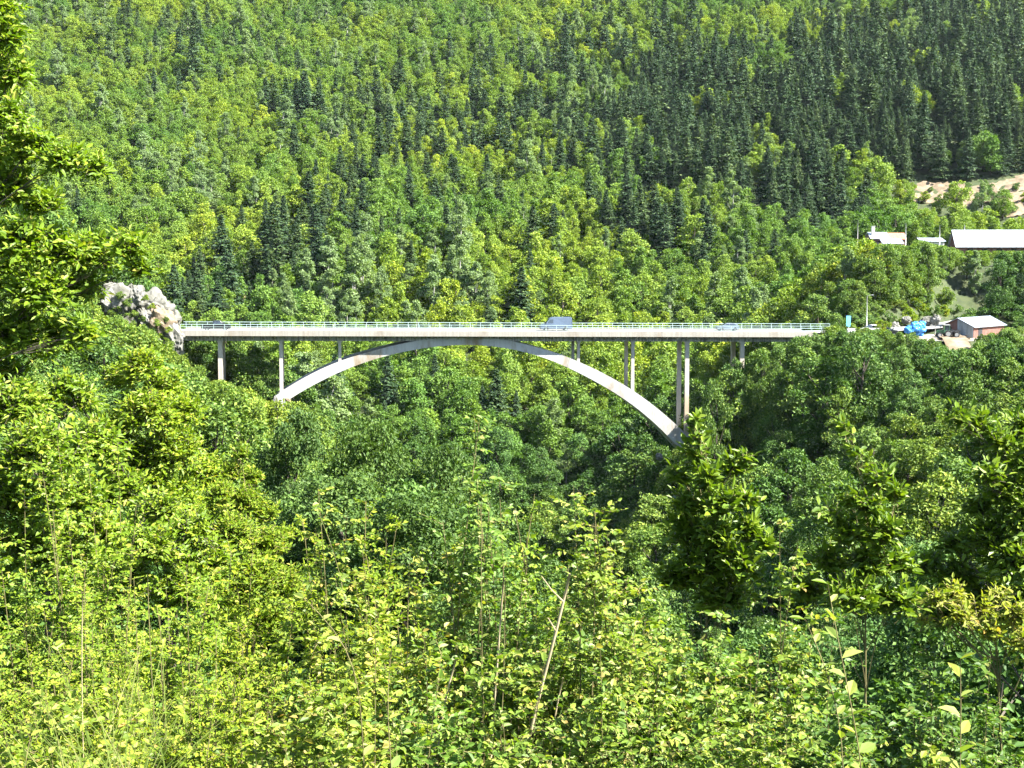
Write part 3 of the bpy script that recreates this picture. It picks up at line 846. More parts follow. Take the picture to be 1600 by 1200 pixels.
building('outbuilding', 'low white-roofed outbuilding half hidden between house and long building', (p.x, 437, p.z - 2.4), 0, 6.5, 4.5, 2.4, 3.4, 'plaster', 'roof', mono=True, sheets=5)
for u, v0, v1, lab in ((1415, 349, 378, 'slim pale pole right of the red tiled roof'), (1468, 352, 378, 'slim pole at the left end of the long building'), (1340, 344, 372, 'timber pole left of the small hillside houses'), (1507, 351, 362, 'short vent pipe on the long building ridge')):
    post_thing('utility_pole', lab, 'pole', u, v0, v1, 434 if v1 > 370 else 445, .13, 'metal' if u != 1340 else 'pale_bark')
# ------------------------------------------------------------------ tree kinds (unit prototypes, shared by copies)
def rand_dirs(rng, n):
    v = rng.normal(size=(n, 3)); return unit(v)

def crown_broad(rng, H, R, lobes, n, leaf, shape='round', fn=leaves4, aspect=.6, mat=None, low=.03, lr=(.17, .36)):
    """a crown of many leaf clumps: lobes spread through the crown's volume, leaves on their outer shells"""
    C, RR = [], []
    bend = rng.normal(size=2) * .10 * R
    for k in range(lobes):
        t = (k + rng.random()) / lobes                      # height through the crown
        if shape == 'round': w = math.sin(math.pi * (.10 + .86 * t)) ** .6
        elif shape == 'oval': w = math.sin(math.pi * (.12 + .84 * t ** 1.1)) ** .8 * .85
        else: w = (1 - t) ** .7 * .95 + .10                  # pointed
        r = R * rng.uniform(*lr) * (1.12 - .45 * t)
        a = rng.random() * 6.283; q = math.sqrt(rng.random()) * (w * R - .4 * r)
        z0 = low * H + r * .7; z1 = H - r * .85
        C.append(np.array([math.cos(a) * q + bend[0] * t, math.sin(a) * q + bend[1] * t, z0 + (z1 - z0) * t])); RR.append(r)
    C, RR = np.array(C), np.array(RR)
    p = RR ** 2 / (RR ** 2).sum()
    m = int(n * 2.1)
    li = rng.choice(lobes, m, p=p)
    d = rand_dirs(rng, m); d[:, 2] = np.where(d[:, 2] < -.45, -d[:, 2] * .6, d[:, 2]); d = unit(d)
    rad = RR[li] * (.55 + .62 * rng.random(m) ** .8) * np.where(rng.random(m) < .10, 1.32, 1.0)
    P = C[li] + d * rad[:, None] * np.array([1, 1, .9])
    dist = np.linalg.norm(P[:, None] - C[None], axis=2) / RR[None]
    dist[np.arange(m), li] = 9
    keep = (dist.min(1) > .6) & (P[:, 2] > .2)
    P, d = P[keep][:n], d[keep][:n]
    m = len(P)
    N = unit(d * .7 + rng.normal(size=(m, 3)) * .55 + np.array(SUNV) * .45)
    A = unit(np.cross(N, rng.normal(size=(m, 3))) + d * .35 + np.array([0, 0, -.1]))
    L = leaf * rng.uniform(.65, 1.4, m)
    g = Geo(); fn(g, P, A, N, L, L * aspect)
    return g.mesh('crown', mat), C, RR

def limbs(rng, C, RR, H, R, sides=6, r0=.022, mat=None, lean=.03):
    g = Geo()
    top = np.array([rng.normal() * lean * H, rng.normal() * lean * H, .78 * H])
    t = np.linspace(0, 1, 7)[:, None]
    P = np.array([0, 0, -.06 * H]) * (1 - t) + top * t + np.sin(t * 5 + rng.random() * 6) * np.array([.015, .012, 0]) * H
    g.tube(P, r0 * H * (1.15 - t[:, 0] * .95), sides)
    for c, r in zip(C, RR):
        k = min(.95, max(.18, (c[2] / H - .22) / .78)); s = P[0] * (1 - k) + top * k
        q = np.linspace(0, 1, 4)[:, None]
        B = s * (1 - q) + c * q + np.array([0, 0, -.04 * H]) * (q * (1 - q)) * 2
        g.tube(B, r0 * H * (.42 - .32 * q[:, 0]), max(3, sides - 2))
    return g.mesh('trunk', mat)

def crown_spruce(rng, H, R, nb, segs, leaf, mat, bare=.06):
    """drooping boughs set all round the stem, shorter towards the tip, each bough a spray of side twigs"""
    t = np.sort(rng.random(nb) ** 1.15); zz = H * (bare + (1 - bare) * t)
    r = R * ((1 - t) ** .75) * (.8 + .16 * np.sin(t * 34 + rng.random() * 6)) * rng.uniform(.6, 1.25, nb) + .03 * R
    a = np.arange(nb) * 2.4 + rng.normal(size=nb) * .3
    o = np.stack([np.cos(a), np.sin(a), 0 * a], 1); side = np.stack([-o[:, 1], o[:, 0], 0 * a], 1)
    dr = rng.uniform(.25, .6, nb) * (1 - .6 * t)
    P, A, N, L = [], [], [], []
    up = np.array([0, 0, 1.0])
    for m in range(1, segs + 1):
        s = m / segs
        c = up * zz[:, None] + o * (r * s)[:, None] - up * (dr * r * (s - .4 * s * s))[:, None]
        wl = leaf * (1.2 - .5 * s) * rng.uniform(.7, 1.3, nb) * (1 - .5 * t)
        for sg in (-1, 1):
            P.append(c - o * (wl * .3)[:, None]); A.append(o * .75 + side * sg * .8 + np.stack([0 * t, 0 * t, -.35 + rng.normal(size=nb) * .45], 1))
            N.append(up * .7 + o * .8 + rng.normal(size=(nb, 3)) * .5); L.append(wl)
    P.append(up * zz[:, None] + o * (r * .72)[:, None] - up * (dr * r * .5)[:, None]); A.append(o - up * .1); N.append(np.tile(up, (nb, 1)) + o * .4); L.append(r * .4 + .1)
    a = rng.random(5) * 6.28
    P.append(np.tile(up * H * .95, (5, 1))); A.append(np.stack([np.cos(a) * .25, np.sin(a) * .25, 1 + 0 * a], 1)); N.append(np.stack([np.cos(a), np.sin(a), .2 + 0 * a], 1)); L.append(np.full(5, H * .055))
    P, A, N, L = map(np.concatenate, (P, A, N, L))
    g = Geo(); leaves4(g, P, A, N, L, L * .46, fold=-.1)
    return g.mesh('crown', mat)

def spruce_trunk(H, mat):
    g = Geo(); t = np.linspace(0, 1, 4)
    g.tube([(0, 0, H * (-.05 + 1.0 * s)) for s in t], .012 * H * (1.1 - t), 6)
    return g.mesh('trunk', mat)

class Kind: pass
KINDS_ = {}
STORE = bpy.data.collections.new('tree_prototypes')      # never linked: only read by the two forest masses
def register(key, crown, trunk, H, R):
    k = Kind(); k.crown, k.trunk, k.H, k.R = crown, trunk, H, R
    KINDS_.setdefault(key, []).append(k)
def joined(k):
    """crown and trunk as one object for the forest masses"""
    bm = bmesh.new(); bm.from_mesh(k.crown); n0 = len(bm.faces)
    bm.from_mesh(k.trunk)
    bm.faces.ensure_lookup_table()
    for f in bm.faces[n0:]: f.material_index = 1
    me = bpy.data.meshes.new('proto'); bm.to_mesh(me); bm.free()
    me.materials.append(k.crown.materials[0]); me.materials.append(k.trunk.materials[0])
    return me

R_ = np.random.default_rng(11)
SHP = ['round', 'round', 'oval', 'round', 'pointed', 'round']
for s in range(5):      # close, 60-170 m
    H, R = 10, R_.uniform(3.0, 3.9)
    c, C, RR = crown_broad(R_, H, R, 46, 21000, .20, SHP[s], mat=M['dark'] if s in (0, 2) else M['broad'])
    register('near', c, limbs(R_, C[::3], RR, H, R, mat=M['bark']), H, R)
for s in range(6):      # middle, 170-340 m
    H, R = 12, R_.uniform(3.2, 4.4)
    c, C, RR = crown_broad(R_, H, R, 40, 9500, .33, SHP[s], mat=M['broad'])
    register('mid', c, limbs(R_, C[::3], RR, H, R, mat=M['bark']), H, R)
for s in range(6):      # far
    H, R = 12, R_.uniform(3.4, 4.5)
    c, C, RR = crown_broad(R_, H, R, 26, 3400, .52, SHP[s], mat=M['broad_far'], lr=(.22, .42))
    register('far', c, limbs(R_, C[::4], RR, H, R, 5, mat=M['bark']), H, R)
for s in range(3):      # pale aspens and birches
    H, R = 14, R_.uniform(2.6, 3.4)
    c, C, RR = crown_broad(R_, H, R, 30, 7500, .36, 'oval', mat=M['pale'], low=.06)
    register('pale', c, limbs(R_, C[::4], RR, H, R, 5, r0=.014, mat=M['pale_bark']), H, R)
for s in range(5):
    H, R = 16.5, R_.uniform(4.0, 5.1)
    register('spruce', crown_spruce(R_, H, R, 260, 5, 1.15, M['spruce']), spruce_trunk(H, M['bark']), H, R)
for s in range(5):
    H, R = 16.5, R_.uniform(4.0, 5.1)
    register('spruce_far', crown_spruce(R_, H, R, 170, 3, 1.6, M['spruce']), spruce_trunk(H, M['bark']), H, R)
for s in range(2):      # broad dark oaks
    H, R = 14, 5.2 + s * .6
    c, C, RR = crown_broad(R_, H, R, 80, 46000, .21, 'round', mat=M['dark'], lr=(.12, .26))
    register('oak', c, limbs(R_, C[::3], RR, H, R, mat=M['bark']), H, R)
for s in range(4):      # shrubs
    H, R = 2.6, R_.uniform(1.3, 1.9)
    c, C, RR = crown_broad(R_, H, R, 14, 2600, .19, 'round', mat=M['broad' if s else 'lime'])
    register('shrub', c, limbs(R_, C[::3], RR, H, R, 4, mat=M['bark']), H, R)

# ------------------------------------------------------------------ where trees grow
rng = np.random.default_rng(5)
def scatter(y0, y1, step, jit=.48):
    out = []
    for y in np.arange(y0, y1, step):
        half = min(700, y * .46 + 60)
        xs = np.arange(-half, half, step)
        out.append(np.stack([xs + rng.uniform(-jit, jit, len(xs)) * step, np.full(len(xs), y) + rng.uniform(-jit, jit, len(xs)) * step], 1))
    return np.concatenate(out)
XY = np.concatenate([scatter(58, 170, 4.6), scatter(170, 340, 4.6), scatter(340, 560, 4.8), scatter(560, 800, 4.5), scatter(800, 1010, 4.7)])
Z = ground(XY[:, 0], XY[:, 1])

def inside_poly(P, X, Y):
    r = np.zeros(len(X), bool); k = len(P) - 1
    for i in range(len(P)):
        a, b = P[i], P[k]
        r ^= ((a[1] > Y) != (b[1] > Y)) & (X < (b[0] - a[0]) * (Y - a[1]) / (b[1] - a[1] + 1e-9) + a[0]); k = i
    return r
def near_line(L, X, Y, d):
    L = np.array(L)[:, :2]; best = np.full(len(X), 1e9)
    for a, b in zip(L[:-1], L[1:]):
        ab = b - a; t = np.clip(((X - a[0]) * ab[0] + (Y - a[1]) * ab[1]) / (ab @ ab), 0, 1)
        best = np.minimum(best, np.hypot(X - a[0] - t * ab[0], Y - a[1] - t * ab[1]))
    return best < d
X_, Y_ = XY[:, 0], XY[:, 1]
ok = np.ones(len(XY), bool)
ok &= ~near_line(ROADL, X_, Y_, 8.5) & ~near_line(ROADR, X_, Y_, 8.5)
ok &= ~inside_poly(yardp, X_, Y_)
for arrs in EARTH.values():
    for a in arrs: ok &= ~inside_poly(a, X_, Y_)
ok &= ~((X_ > 96) & (X_ < 190) & (Y_ > 424) & (Y_ < 456) & (np.abs(Z) < 9))      # house terrace
ok &= ~((X_ > 70) & (X_ < 112) & (Y_ > 262) & (Y_ < 300))                       # yard
lx = (XY - np.array([BA.x, BA.y])) @ BU[:2]; ly = (XY - np.array([BA.x, BA.y])) @ BN[:2]

# kinds: a dark spruce stand at the upper right, spruces in loose drifts elsewhere
su, sv, _ = proj(np.stack([X_, Y_, Z + 8], 1))
def blob(u, v, ru, rv, w, ang=0):
    a = math.radians(ang); du, dv = su - u, sv - v
    p, q = du * math.cos(a) + dv * math.sin(a), -du * math.sin(a) + dv * math.cos(a)
    return w * np.exp(-(p / ru) ** 2 - (q / rv) ** 2)
SPR = (blob(1330, 165, 250, 90, 1.9, -4) + blob(1560, 130, 200, 110, 1.7) + blob(1120, 190, 140, 80, .95, 20) + blob(1000, 320, 110, 60, .75, 35) + blob(800, 190, 150, 60, .42)
       + blob(640, 300, 120, 50, .45) + blob(560, 190, 150, 50, .22) + blob(250, 60, 110, 40, .24) + blob(480, 380, 110, 70, .42) + blob(930, 90, 180, 50, .22) + blob(830, 440, 60, 60, .35)
       + blob(300, 160, 150, 50, .08) + blob(800, 620, 60, 60, .4) + blob(600, 620, 120, 50, .4) + blob(330, 440, 60, 50, .55) + blob(1300, 300, 130, 40, .75) + blob(470, 160, 60, 40, .5))
SPR = np.where(su > 1650, np.maximum(SPR, .75 * (Y_ > 520)), SPR)
SPR *= (Y_ > 285)
clump = np.array([mnoise.noise(Vector((x * .035, y * .035, 3.0))) for x, y in XY])
SPR = np.clip(SPR * (1 + 2.0 * clump), 0, 1) + .035 * (Y_ > 340) * (clump > .1)
ptype = np.where(rng.random(len(XY)) < SPR, 1, 0)
pal = np.array([mnoise.noise(Vector((x * .05 + 40, y * .05, 9.0))) for x, y in XY])
PAL = (blob(560, 465, 120, 40, .5) + blob(720, 440, 60, 50, .5) + blob(960, 170, 60, 40, .5) + blob(300, 280, 40, 30, .4) + blob(1530, 90, 40, 40, .3) + blob(430, 400, 40, 40, .3) + blob(1090, 320, 30, 40, .3) + .03 + .10 * (pal > .3))
ptype = np.where((ptype == 0) & (Y_ > 290) & (rng.random(len(XY)) < PAL), 2, ptype)

ok &= ~((ptype == 1) & (rng.random(len(XY)) < np.where(SPR > .8, .38, .5)))
size = np.where(ptype == 1, np.clip(rng.normal(.86, .26, len(XY)), .4, 1.45), np.clip(rng.normal(.92, .32, len(XY)), .42, 1.75))
size = np.where(ptype == 0, size * np.where(Y_ < 170, .78, np.where(Y_ < 560, 1.0 - .18 * (Y_ > 340), .70)), size)
BASEH = {0: None, 1: 20.0, 2: 14.0}
height = np.where(ptype == 1, 16.5, np.where(ptype == 2, 14, np.where(Y_ < 170, 10, 12))) * size

# nothing may stand in the deck or hide the bridge from the viewpoint's clearing
tu, tv, _ = proj(np.stack([X_, Y_, Z + height], 1))
lim_u = [-300, 120, 150, 255, 275, 300, 330, 345, 400, 437, 470, 560, 700, 830, 930, 1000, 1050, 1064, 1100, 1150, 1200, 1290, 1340, 1420, 1455, 1500, 1530, 1600, 1900]
lim_v = [300, 330, 470, 520, 538, 553, 570, 588, 608, 627, 622, 590, 575, 580, 625, 668, 700, 690, 606, 552, 534, 514, 512, 517, 527, 545, 520, 505, 490]
front = (ly < 1.0)
marg = 3.6 * FPX / np.maximum(Y_, 1) * .55
lim = np.maximum.reduce([np.interp(tu + k * marg, lim_u, lim_v) for k in (-1, -.5, 0, .5, 1)])
shrink = front & (tv < lim) & (Y_ > 55)
# a tree that would be too tall there grows smaller (or not at all)
zl = np.array([px(600, v, y).z for v, y in zip(lim, Y_)])
newh = zl - Z
fac = np.where(shrink, newh / height, 1.0)
ok &= ~(fac < .33)
size *= np.where(shrink, np.clip(fac, .33, 1), 1.0); height *= np.where(shrink, np.clip(fac, .33, 1), 1.0)
under = (lx > -4) & (lx < BLEN + 6) & (ly > -4.5) & (ly < DECKW + 4.5)
deckz = BA.z + BGRADE * lx - 2.2
archz = BA.z + np.interp(lx, Bt[:, 0], Bt[:, 1], left=-2.0, right=-2.0) - 1.0
room = np.minimum(deckz, archz) - Z
f2 = np.where(under, np.minimum(room / height, 1.0), 1.0)
ok &= ~(f2 < .3); size *= np.clip(f2, .3, 1); height *= np.clip(f2, .3, 1)
cl0 = np.array(cliff.location)
ok &= ~((np.abs(X_ - cl0[0]) < 9) & (np.abs(Y_ - cl0[1]) < 6))
# keep the view of roofs and yard open: trees just in front of the house terrace stay low
hf = (tu > 1335) & (tu < 1700) & (Y_ > 300) & (Y_ < 435)
vt = np.interp(tu, [1300, 1352, 1425, 1435, 1490, 1500, 1640], [330, 379, 384, 375, 387, 391, 392])
zl2 = np.array([px(600, v, y).z for v, y in zip(vt, Y_)])
f3 = np.where(hf & (tv < vt), (zl2 - Z) / height, 1.0)
ok &= ~(f3 < .3); size *= np.clip(f3, .3, 1); height *= np.clip(f3, .3, 1)
ptype = np.where(hf & (ptype == 1), 0, ptype)
hb = (tu > 1390) & (tu < 1700) & (Y_ > 455) & (Y_ < 545) & (rng.random(len(XY)) < .86)
vb = np.interp(tu, [1390, 1430, 1480, 1540, 1560, 1600], [318, 326, 322, 332, 344, 344])
zb_ = np.array([px(600, v, y).z for v, y in zip(vb, Y_)])
f4 = np.where(hb & (tv < vb), (zb_ - Z) / height, 1.0)
ok &= ~(f4 < .22); size *= np.clip(f4, .22, 1); height *= np.clip(f4, .22, 1)
ptype = np.where((hb | hf) & (ptype == 1), 0, ptype)
sel = np.nonzero(ok)[0]

# ------------------------------------------------------------------ how much of each tree the photograph shows
bush_u = [0, 230, 260, 330, 380, 440, 480, 560, 640, 700, 800, 900, 1000, 1060, 1090, 1180, 1220, 1330, 1380, 1500, 1600]
bush_v = [0, 330, 500, 600, 690, 780, 850, 815, 850, 790, 790, 830, 870, 760, 660, 850, 880, 720, 820, 700, 640]
CELL = 5
occ = np.zeros((1200 // CELL, 1600 // CELL), bool)
for c in range(occ.shape[1]): occ[int(np.interp(c * CELL, bush_u, bush_v)) // CELL:, c] = True
vis = np.zeros(len(XY))
wide = np.where(ptype == 1, 2.6, np.where(ptype == 2, 2.5, 3.6)) * size
for k in sel[np.argsort(Y_[sel])]:
    u, v = tu[k], tv[k]; s = FPX / Y_[k]
    hh = height[k] * s; ww = wide[k] * s
    c0, c1 = int((u - ww) / CELL), int((u + ww) / CELL) + 1
    v = 600 - (600 - proj(np.array([[X_[k], Y_[k], Z[k] + height[k]]]))[1][0])
    r0, r1 = int(v / CELL), int((v + hh * .85) / CELL) + 1
    c0, c1, r0, r1 = max(0, c0), min(occ.shape[1], c1), max(0, r0), min(occ.shape[0], r1)
    if c1 <= c0 or r1 <= r0: continue
    w = occ[r0:r1, c0:c1]
    vis[k] = (~w).sum(); w[:] = True

ids = {0: [], 1: [], 2: []}
for t in ids:
    c = sel[ptype[sel] == t]
    c = c[vis[c] > 3]
    ids[t] = list(c[np.argsort(-vis[c])][:(295 if t < 2 else 120)])
single = set(sum(ids.values(), []))

def kind_for(k):
    t, y = ptype[k], Y_[k]
    if t == 1: return 'spruce' if y < 620 else 'spruce_far'
    if t == 2: return 'pale'
    return 'near' if y < 170 else ('mid' if y < 340 else 'far')
variant = rng.integers(0, 1000, len(XY)); spin = rng.uniform(0, 6.283, len(XY))
sxy = np.where(ptype == 1, rng.uniform(.9, 1.4, len(XY)), rng.uniform(.85, 1.2, len(XY)))

COLS = [(-400, 'far left of the cliff'), (150, 'above the cliff'), (285, 'in line with the pickup truck'), (400, 'in line with the left arch foot'), (520, 'left of the arch crown'), (640, 'over the arch crown'), (770, 'in line with the van'), (920, 'right of the van'), (1050, 'in line with the silver car'), (1200, 'over the right bridge end'), (1330, 'over the parked cars'), (1470, 'over the shed')]
def column(u): return [n for a, n in COLS if u >= a][-1] if u >= -400 else COLS[0][1]
def zone(k):
    """(phrase, whether the trees of the zone can be counted off from the left)"""
    y, l, u, v = Y_[k], lx[k], tu[k], tv[k]
    if y < 262:
        if u < 430: return 'on the near left slope below the cliff', True
        if u < 620: return 'before the left half of the arch' + (', higher up' if v < 700 else ', lower down'), True
        if u < 900: return 'in the shaded ravine before the arch', True
        if u < 1080: return 'in front of the right arch foot', True
        if u < 1300: return 'on the right bank below the deck' + (', upper row' if v < 620 else (', middle row' if v < 720 else ', lower row')), True
        return 'on the right bank below the yard' + (', upper row' if v < 620 else (', middle row' if v < 720 else ', lower row')), True
    if y < 345 and u < 1080:
        if v > 520: return 'seen under the arch ' + ('left of its crown' if u < 640 else ('below its crown' if u < 800 else 'right of its crown')), True
        return 'just behind the railing ' + column(u), True
    if y < 430 and u >= 1080: return ('behind the right bridge end' if u < 1350 else 'between the yard and the hillside houses') + (', upper row' if v < 430 else ', lower row'), True
    if u > 1330 and v > 240: return 'beside the bare earth cutting', True
    band = 'just above the bridge' if v > 400 else ('low on the hillside' if v > 300 else ('halfway up the hillside' if v > 190 else ('high on the hillside' if v > 80 else 'near the top edge')))
    return band + ' ' + column(u), False
NAMES = {0: ('broadleaf_tree', 'broadleaf tree '), 1: ('spruce_tree', 'dark spruce '), 2: ('aspen_tree', 'pale tree ')}
ORD = ['first', 'second', 'third', 'fourth', 'fifth', 'sixth', 'seventh', 'eighth', 'ninth', 'tenth', 'eleventh', 'twelfth']
byzone = {}
for k in single: byzone.setdefault((ptype[k], zone(k)), []).append(k)
for (pt, (zn, countable)), ks in sorted(byzone.items(), key=lambda q: str(q[0])):
    ks.sort(key=lambda q: tu[q])
    for i, k in enumerate(ks):
        kk = KINDS_[kind_for(k)]; pr = kk[variant[k] % len(kk)]
        nm, lab = NAMES[pt]
        s = size[k]
        e = empty(nm, (X_[k], Y_[k], Z[k]), spin[k], (s * sxy[k], s * sxy[k], s))
        lb = lab + zn
        if len(ks) == 1: pass
        elif countable and len(ks) <= 12: lb += ', %s from the left' % ORD[i]
        elif countable: lb += ', %s third' % ('left', 'middle', 'right')[min(2, i * 3 // len(ks))]
        tag(e, lb, 'tree', nm.replace('_', ' ') + 's ' + zn)
        obj('trunk', pr.trunk, e); obj('crown', pr.crown, e)
for j, (u, v, Y, lab) in enumerate([(1152, 560, 257, 'tree hiding the foot of the last pier pair'), (1188, 545, 256, 'tree right of the last pier pair, reaching the deck edge'), (1222, 537, 257, 'tree covering the deck underside left of the bridge end'), (1258, 528, 257, 'tree covering the deck edge close to the bridge end'), (1302, 508, 260, 'tree standing against the right end of the railing'), (1120, 592, 250, 'tree right of the tallest pier'), (1275, 520, 258, 'small tree just before the right end of the railing')]):
    p = px(u, v, Y); zg = float(ground(np.array([p.x]), np.array([p.y]))[0]); pr = KINDS_['mid'][(j * 2 + 1) % 6]
    s = max(.3, (p.z - zg) / 12.0); w = max(.5, min(s, .9))
    e = empty('broadleaf_tree', (p.x, p.y, zg), j * 1.9, (w, w, s)); tag(e, 'leafy ' + lab, 'tree', 'trees against the right end of the deck')
    obj('trunk', pr.trunk, e); obj('crown', pr.crown, e)
# broad dark oaks on the shoulder in front of the left half of the arch
for j, (u, v, Y, lab) in enumerate([(470, 640, 92, 'broad dark oak at the left below the arch foot'), (575, 655, 84, 'broad dark oak in the middle below the left half of the arch'), (690, 690, 80, 'rounded dark oak below the arch crown'), (540, 740, 62, 'lower dark oak in front of the other oaks'), (760, 790, 70, 'small dark oak at the edge of the shaded ravine'), (640, 770, 58, 'dark oak low behind the centre bushes')]):
    p = px(u, v, Y); zg = float(ground(np.array([p.x]), np.array([p.y]))[0]); pr = KINDS_['oak'][j % 2]
    s = max(.5, (p.z - zg) / 14.0); w = min(s, .82)
    e = empty('oak_tree', (p.x, p.y, zg), j * 1.9, (w, w, s)); tag(e, lab, 'tree', 'dark oaks before the arch')
    obj('trunk', pr.trunk, e); obj('crown', pr.crown, e)
    print('oak', j, s)

# ------------------------------------------------------------------ the rest of the wood: two masses nobody could count
def mass(name, label, idx, keys, given=None):
    protos = []
    coll = bpy.data.collections.new(name + '_kinds')
    start = {}
    for key in keys:
        start[key] = len(protos)
        for pr in KINDS_[key]:
            o = bpy.data.objects.new('%s_%03d' % (name, len(protos)), joined(pr)); coll.objects.link(o); protos.append(o)
    if given is None:
        idx = np.array(idx)
        co = np.stack([X_[idx], Y_[idx], Z[idx]], 1); pk = [start[kind_for(k)] + variant[k] % len(KINDS_[kind_for(k)]) for k in idx]
        sp, sx, sz = spin[idx], size[idx] * sxy[idx], size[idx]
    else:
        co, sz = given; sx = sz * rng.uniform(.8, 1.3, len(sz)); sp = rng.uniform(0, 6.28, len(sz)); pk = rng.integers(0, len(protos), len(sz))
    n = len(co)
    me = bpy.data.meshes.new(name)
    me.vertices.add(n)
    me.vertices.foreach_set('co', co.astype(np.float32).reshape(-1))
    def attr(nm, typ, vals, field):
        a = me.attributes.new(nm, typ, 'POINT'); a.data.foreach_set(field, np.asarray(vals).reshape(-1))
    attr('pick', 'INT', np.array(pk, np.int32), 'value')
    attr('turn', 'FLOAT_VECTOR', np.stack([0 * sp, 0 * sp, sp], 1).astype(np.float32), 'vector')
    attr('grow', 'FLOAT_VECTOR', np.stack([sx, sx, sz], 1).astype(np.float32), 'vector')
    o = obj(name, me); tag(o, label, kind='stuff')
    ng = bpy.data.node_groups.new(name, 'GeometryNodeTree')
    ng.interface.new_socket('Geometry', in_out='INPUT', socket_type='NodeSocketGeometry')
    ng.interface.new_socket('Geometry', in_out='OUTPUT', socket_type='NodeSocketGeometry')
    N = ng.nodes.new; Lk = ng.links.new
    gi, go = N('NodeGroupInput'), N('NodeGroupOutput')
    ci = N('GeometryNodeCollectionInfo'); ci.inputs['Collection'].default_value = coll
    ci.inputs['Separate Children'].default_value = True; ci.inputs['Reset Children'].default_value = True
    ip = N('GeometryNodeInstanceOnPoints'); ip.inputs['Pick Instance'].default_value = True
    def named(nm, typ):
        a = N('GeometryNodeInputNamedAttribute'); a.data_type = typ; a.inputs['Name'].default_value = nm
        return a.outputs['Attribute']
    Lk(gi.outputs[0], ip.inputs['Points']); Lk(ci.outputs[0], ip.inputs['Instance'])
    Lk(named('pick', 'INT'), ip.inputs['Instance Index']); Lk(named('grow', 'FLOAT_VECTOR'), ip.inputs['Scale'])
    er = N('FunctionNodeEulerToRotation'); Lk(named('turn', 'FLOAT_VECTOR'), er.inputs[0]); Lk(er.outputs[0], ip.inputs['Rotation'])
    Lk(ip.outputs[0], go.inputs[0])
    md = o.modifiers.new('trees', 'NODES'); md.node_group = ng
UX = np.concatenate([scatter(40, 170, 3.0), scatter(170, 345, 3.2)]); UX = UX[np.abs(UX[:, 0]) < UX[:, 1] * .42 + 25]
UZ = ground(UX[:, 0], UX[:, 1]); us = rng.uniform(.55, 1.5, len(UX))
cl2 = ~near_line(ROADL, UX[:, 0], UX[:, 1], 5.6) & ~near_line(ROADR, UX[:, 0], UX[:, 1], 5.6) & ~inside_poly(yardp, UX[:, 0], UX[:, 1])
for key, arrs in EARTH.items():
    for a in arrs: cl2 &= ~inside_poly(a, UX[:, 0], UX[:, 1]) | (rng.random(len(UX)) < .06)
ul = (UX - np.array([BA.x, BA.y])) @ BU[:2]; un = (UX - np.array([BA.x, BA.y])) @ BN[:2]
cl2 &= ~((un > -1.5) & (un < DECKW + 1.5) & (ul > -3) & (ul < BLEN + 3) & (UZ + 4 > BA.z - 2.5))
pu, pv, _ = proj(np.stack([UX[:, 0], UX[:, 1], UZ + 2.6 * us], 1))
zr_ = np.array([px(600, v, y).z for v, y in zip(np.interp(pu, lim_u, lim_v) - 2, UX[:, 1])]) - UZ
us = np.where((un < 0) & (pu > 255), np.minimum(us, zr_ / 2.7), us); cl2 &= us > .16
cl2 &= ~((pu > 1395) & (pu < 1520) & (UX[:, 1] > 266) & (UX[:, 1] < 292))
UX, UZ, us = UX[cl2], UZ[cl2], us[cl2]
rest = [k for k in sel if k not in single and abs(tu[k] - 800) < 1350]
mass('broadleaf_forest', 'dense leafy forest covering the hillside and ravine', [k for k in rest if ptype[k] != 1], ('near', 'mid', 'far', 'pale'))
mass('spruce_forest', 'far spruces massed on the upper hillside', [k for k in rest if ptype[k] == 1], ('spruce', 'spruce_far'))
mass('undergrowth', 'low bushes and undergrowth between the trees', None, ('shrub',), (np.stack([UX[:, 0], UX[:, 1], UZ], 1), us))
print('under', len(UX)); print('trees', len(sel), {t: len(v) for t, v in ids.items()}, 'mass', len(rest))
# ------------------------------------------------------------------ foreground plants
FR = np.random.default_rng(21)
def gz1(x, y): return float(ground(np.array([float(x)]), np.array([float(y)]))[0])

